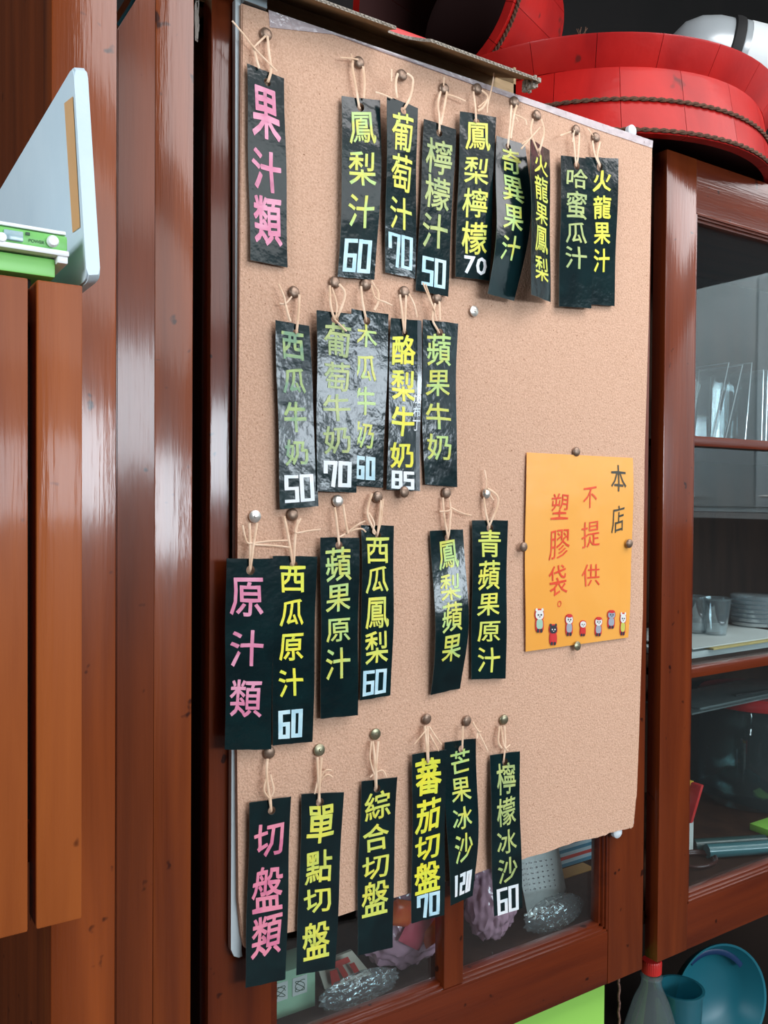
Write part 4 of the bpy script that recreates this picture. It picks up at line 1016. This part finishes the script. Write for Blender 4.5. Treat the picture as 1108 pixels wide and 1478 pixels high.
# jar with the red lid on the cabinet floor
jc = P(1088, 1180, .995); jr = .104
zt = P(1088, 1018, .995-jr*.8).z
def jar():
    r = empty('storage_jar'); tag(r, 'big clear storage jar with a red screw lid standing behind the right door', 'jar')
    h = zt-.022-ZF
    lathe('body', [(0, .001), (jr*.85, 0), (jr*.97, .012), (jr, .035), (jr, h*.72), (jr*.95, h*.85), (jr*.86, h*.93), (jr*.86, h), (jr*.83, h), (jr*.83, h*.92), (jr*.97, h*.72), (jr*.96, .03), (0, .004)],
          (jc.x, jc.y, ZF+.0005), clear('jar_plastic', (.62, .74, .74), .06, .04, 1.5, haze=.06, hazecol=(.35, .45, .47)), r, seg=48)
    lathe('lid', [(jr*.90, 0), (jr*1.02, .001), (jr*1.03, .006), (jr*1.0, .018), (jr*.96, .022), (0, .022)], (jc.x, jc.y, ZF+h+.0008-.004), mat('red_lid_plastic', (.58, .02, .02), .35), r, seg=60, ridges=1, ramp=.0006)
jar()
zl = zt-.0032
for k, (p0, p1, dz, dy) in enumerate(((1000, 1150, 0, 0), (1012, 1160, .0035, .008))):
    o = slab('plastic_sheet', ['pale clear plastic tray sheet lying on the red jar lid', 'upper clear plastic tray sheet on the jar lid with a pen on it'][k], 'plastic sheet', p0, p1, .930+dy, .10, zl+.001+dz, .003, clear('sheet_plastic', (.7, .8, .8), .12, .12, 1.45, haze=.4, hazecol=(.45, .55, .55)), .006, 'plastic sheets on the jar')
zpen = zl+.0092
tag(tube('pen', [(P(1068, 990, .95).x, .960, zpen), (P(1120, 990, .95).x, .950, zpen)], .0017, mat('black_plastic', (.02, .02, .02), .3)), 'black pen lying on the plastic sheets above the red jar lid', 'pen')
a = PZ(998, 1218, ZF+.02)
rb = obox('red_clip', P(996, 1189, .86), Vector((.007, 0, 0)), Vector((0, .02, 0)), P(1015, 1134, .86)-P(999, 1189, .86), mat('red_plastic', (.62, .03, .03)), None, .002)
tag(rb, 'slanted red plastic strip propped at the left of the jar behind the glass', 'clip')
def packet():
    r = empty('white_packet'); tag(r, 'small white packet with a yellow top, half hidden by the door stile', 'packet')
    a = P(972, 1180, .885); b = P(1001, 1180, .885)
    zt = P(1000, 1128, .885).z
    box('body', a.x, b.x, .885, .91, ZF+.0005, zt-.008, wp, r, .0015); box('cap', a.x+.002, b.x+.001, .886, .909, zt-.009, zt, mat('yellow_plastic', (.70, .45, .05), .4), r, .0015)
packet()
a = PZ(1018, 1196, ZF+.012); b = PZ(1085, 1232, ZF+.012)
for i, (dy, lb, cl) in enumerate(((0, 'teal plastic roll lying at the front of the cabinet floor', (.05, .16, .18)), (.024, 'dark green roll lying just behind the teal roll', (.02, .06, .06)))):
    xq = P(1020, 1200, .865).x; A_, B_ = Vector((xq, .865+dy, ZF+.0115)), Vector((xq+.115, .815+dy, ZF+.0115))
    o = tube('plastic_roll', [A_, B_], .011, mat('roll_plastic_%s' % ('teal', 'green')[i], cl, .25, coat=.5), None, 16); tag(o, lb, 'roll', 'plastic rolls on the cabinet floor')
pts = []
for k in range(120):
    t = k/119*2*math.pi*3.2; rr = .034-.002*math.sin(t*.3); pts.append(Vector((P(1030, 1228, .845).x-.02+rr*math.cos(t), .862+rr*.72*math.sin(t), ZF+.0035+.004*k/119)))
for p in pts: p.y = max(p.y, .836)
tag(tube('cord_coil', pts, .0026, mat('dark_brown_rubber', (.05, .015, .012), .35)), 'coil of dark brown cord lying on the floor of the cabinet behind the right door', 'cord')
lm = P(1108, 1232, .87); tag(box('lime_card', lm.x-.008, lm.x+.05, .86, .90, ZF+.0005, ZF+.012, mat('lime_plastic', (.28, .62, .08), .4), None, .001), 'bit of a lime green thing on the cabinet floor at the right edge', 'box')

# ---------------------------------------------------------------- below the cabinets
ZC = .50
ct = empty('low_counter'); tag(ct, 'dark low counter in the shadow under the wall cabinets', 'counter')
box('top', .42, 2.0, .70, 1.60, ZC-.03, ZC, mat('counter_dark', (.03, .02, .016), .5), ct, .002)
for x in (.46, 1.94):
    for y in (.74, 1.54): box('leg', x, x+.05, y, y+.05, 0.001, ZC-.03, mat('counter_dark', (.03, .02, .016)), ct)
g1 = P(872.5, 1450, .80)
tag(box('lime_box', P(640, 1450, .80).x, g1.x, .80, 1.0, ZC+.0004, ZB-.004, mat('lime_green_card', (.30, .62, .10), .5), None, .002), 'lime green box under the left cabinet door', 'box')
pt = [P(893, 1400+k*6, .83) + Vector((.0012*math.sin(k*1.7), 0, 0)) for k in range(30)]
pt = [p for p in pt if p.z > ZC+.003]
tag(tube('twisted_cord', [Vector((pt[0].x, .83, ZB-.003))]+pt, .0018, mat('pinkish_cord', (.30, .16, .12), .8, 0, (.10, .05, .04), 400)), 'short twisted cord hanging under the cabinet between lime box and bottle', 'cord')
def bottle():
    r = empty('plastic_bottle'); tag(r, 'clear plastic bottle with a red screw cap under the gap between the doors', 'bottle')
    c = P(940, 1395, .815); zt = P(939.5, 1385, .815).z
    pm = clear('bottle_plastic', (.86, .92, .92), .07, .04, 1.5, haze=.10, hazecol=(.5, .6, .62))
    prof = [(0, 0), (.030, 0), (.036, .006), (.037, .03), (.035, .06), (.037, .09), (.037, .15), (.033, .185), (.022, .215), (.013, .232), (.0115, .245)]
    H = zt-.020-ZC; k = H/.245
    lathe('body', [(a*1.12, b*k+.0005) for a, b in prof], (c.x, c.y, ZC), pm, r, seg=40)
    lathe('neck_ring', [(.0125, 0), (.0155, .001), (.0155, .003), (.0125, .004)], (c.x, c.y, zt-.026), pm, r, seg=30)
    lathe('cap', [(.0125, 0), (.0135, .001), (.0138, .016), (.0125, .0185), (0, .0185)], (c.x, c.y, zt-.0185), mat('red_cap_plastic', (.60, .025, .02), .4), r, seg=60, ridges=1, ramp=.0005)
bottle()
tealt = clear('teal_translucent', (.25, .62, .70), .06, .15, 1.45, haze=.55, hazecol=(.03, .22, .28))
def cup():
    c = P(981, 1425, .90); zt = c.z
    o = lathe('teal_cup', [(0, .0006), (.026, .0006), (.036, zt-ZC-.003), (.0385, zt-ZC-.003), (.0385, zt-ZC), (.034, zt-ZC), (.0245, .003), (0, .003)], (c.x, c.y, ZC), tealt, None, seg=44); tag(o, 'translucent teal plastic cup between the bottle and the teal bowl', 'cup')
cup()
def bowl():
    r = empty('plastic_bowl'); tag(r, 'teal plastic bowl leaning on its side under the right door', 'bowl')
    ax = Vector((-.25, -.93, .12)).normalized(); R = .098
    c = P(1040, 1505, .955); m = mat('teal_bowl_plastic', (.015, .16, .21), .35)
    c.z = max(c.z, ZC+R+.004)
    lathe('shell', [(0, -.050), (.05, -.048), (.075, -.03), (R-.004, 0), (R, .001), (R, -.003), (.078, -.034), (.052, -.053), (0, -.055)], c, m, r, axis=ax, seg=56)
    q = Vector((0, 0, 1)).rotation_difference(ax); bm = bmesh.new()
    rr = [c + q @ Vector((.078*math.cos(t), .078*math.sin(t), -.020)) for t in [math.radians(20+k*6) for k in range(16)]]
    add_tube(bm, rr, .006, 6, .4); obj('handle_slot', bm, mat('deep_blue_plastic', (.01, .04, .12), .4), r, True)
bowl()

# ---------------------------------------------------------------- steel cupboards on the right-hand wall (seen mirrored in the door glass)
def cupboards():
    r = empty('steel_wall_cupboard'); tag(r, 'steel wall cupboard across the room, seen only mirrored in the glazed door', 'cupboard')
    sm = mat('satin_steel_sheet', (.50, .60, .62), .45, .35, (.56, .66, .68), 2)
    x = 2.95
    box('carcass', x+.02, 3.79, -2.2, 1.0, 1.455, 2.35, sm, r)
    y = -2.19
    while y < .95:
        d = box('door', x, x+.018, y+.003, y+.447, 1.475, 2.34, sm, r, .002)
        tube('handle', [(x-.022, y+.04, 1.515), (x-.022, y+.20, 1.515)], .006, mat('bright_steel', (.8, .85, .85), .2, .6), d)
        y += .45
    box('light_rail', x-.004, x+.02, -2.2, 1.0, 1.43, 1.452, mat('bright_steel', (.8, .85, .85)), r)
cupboards()
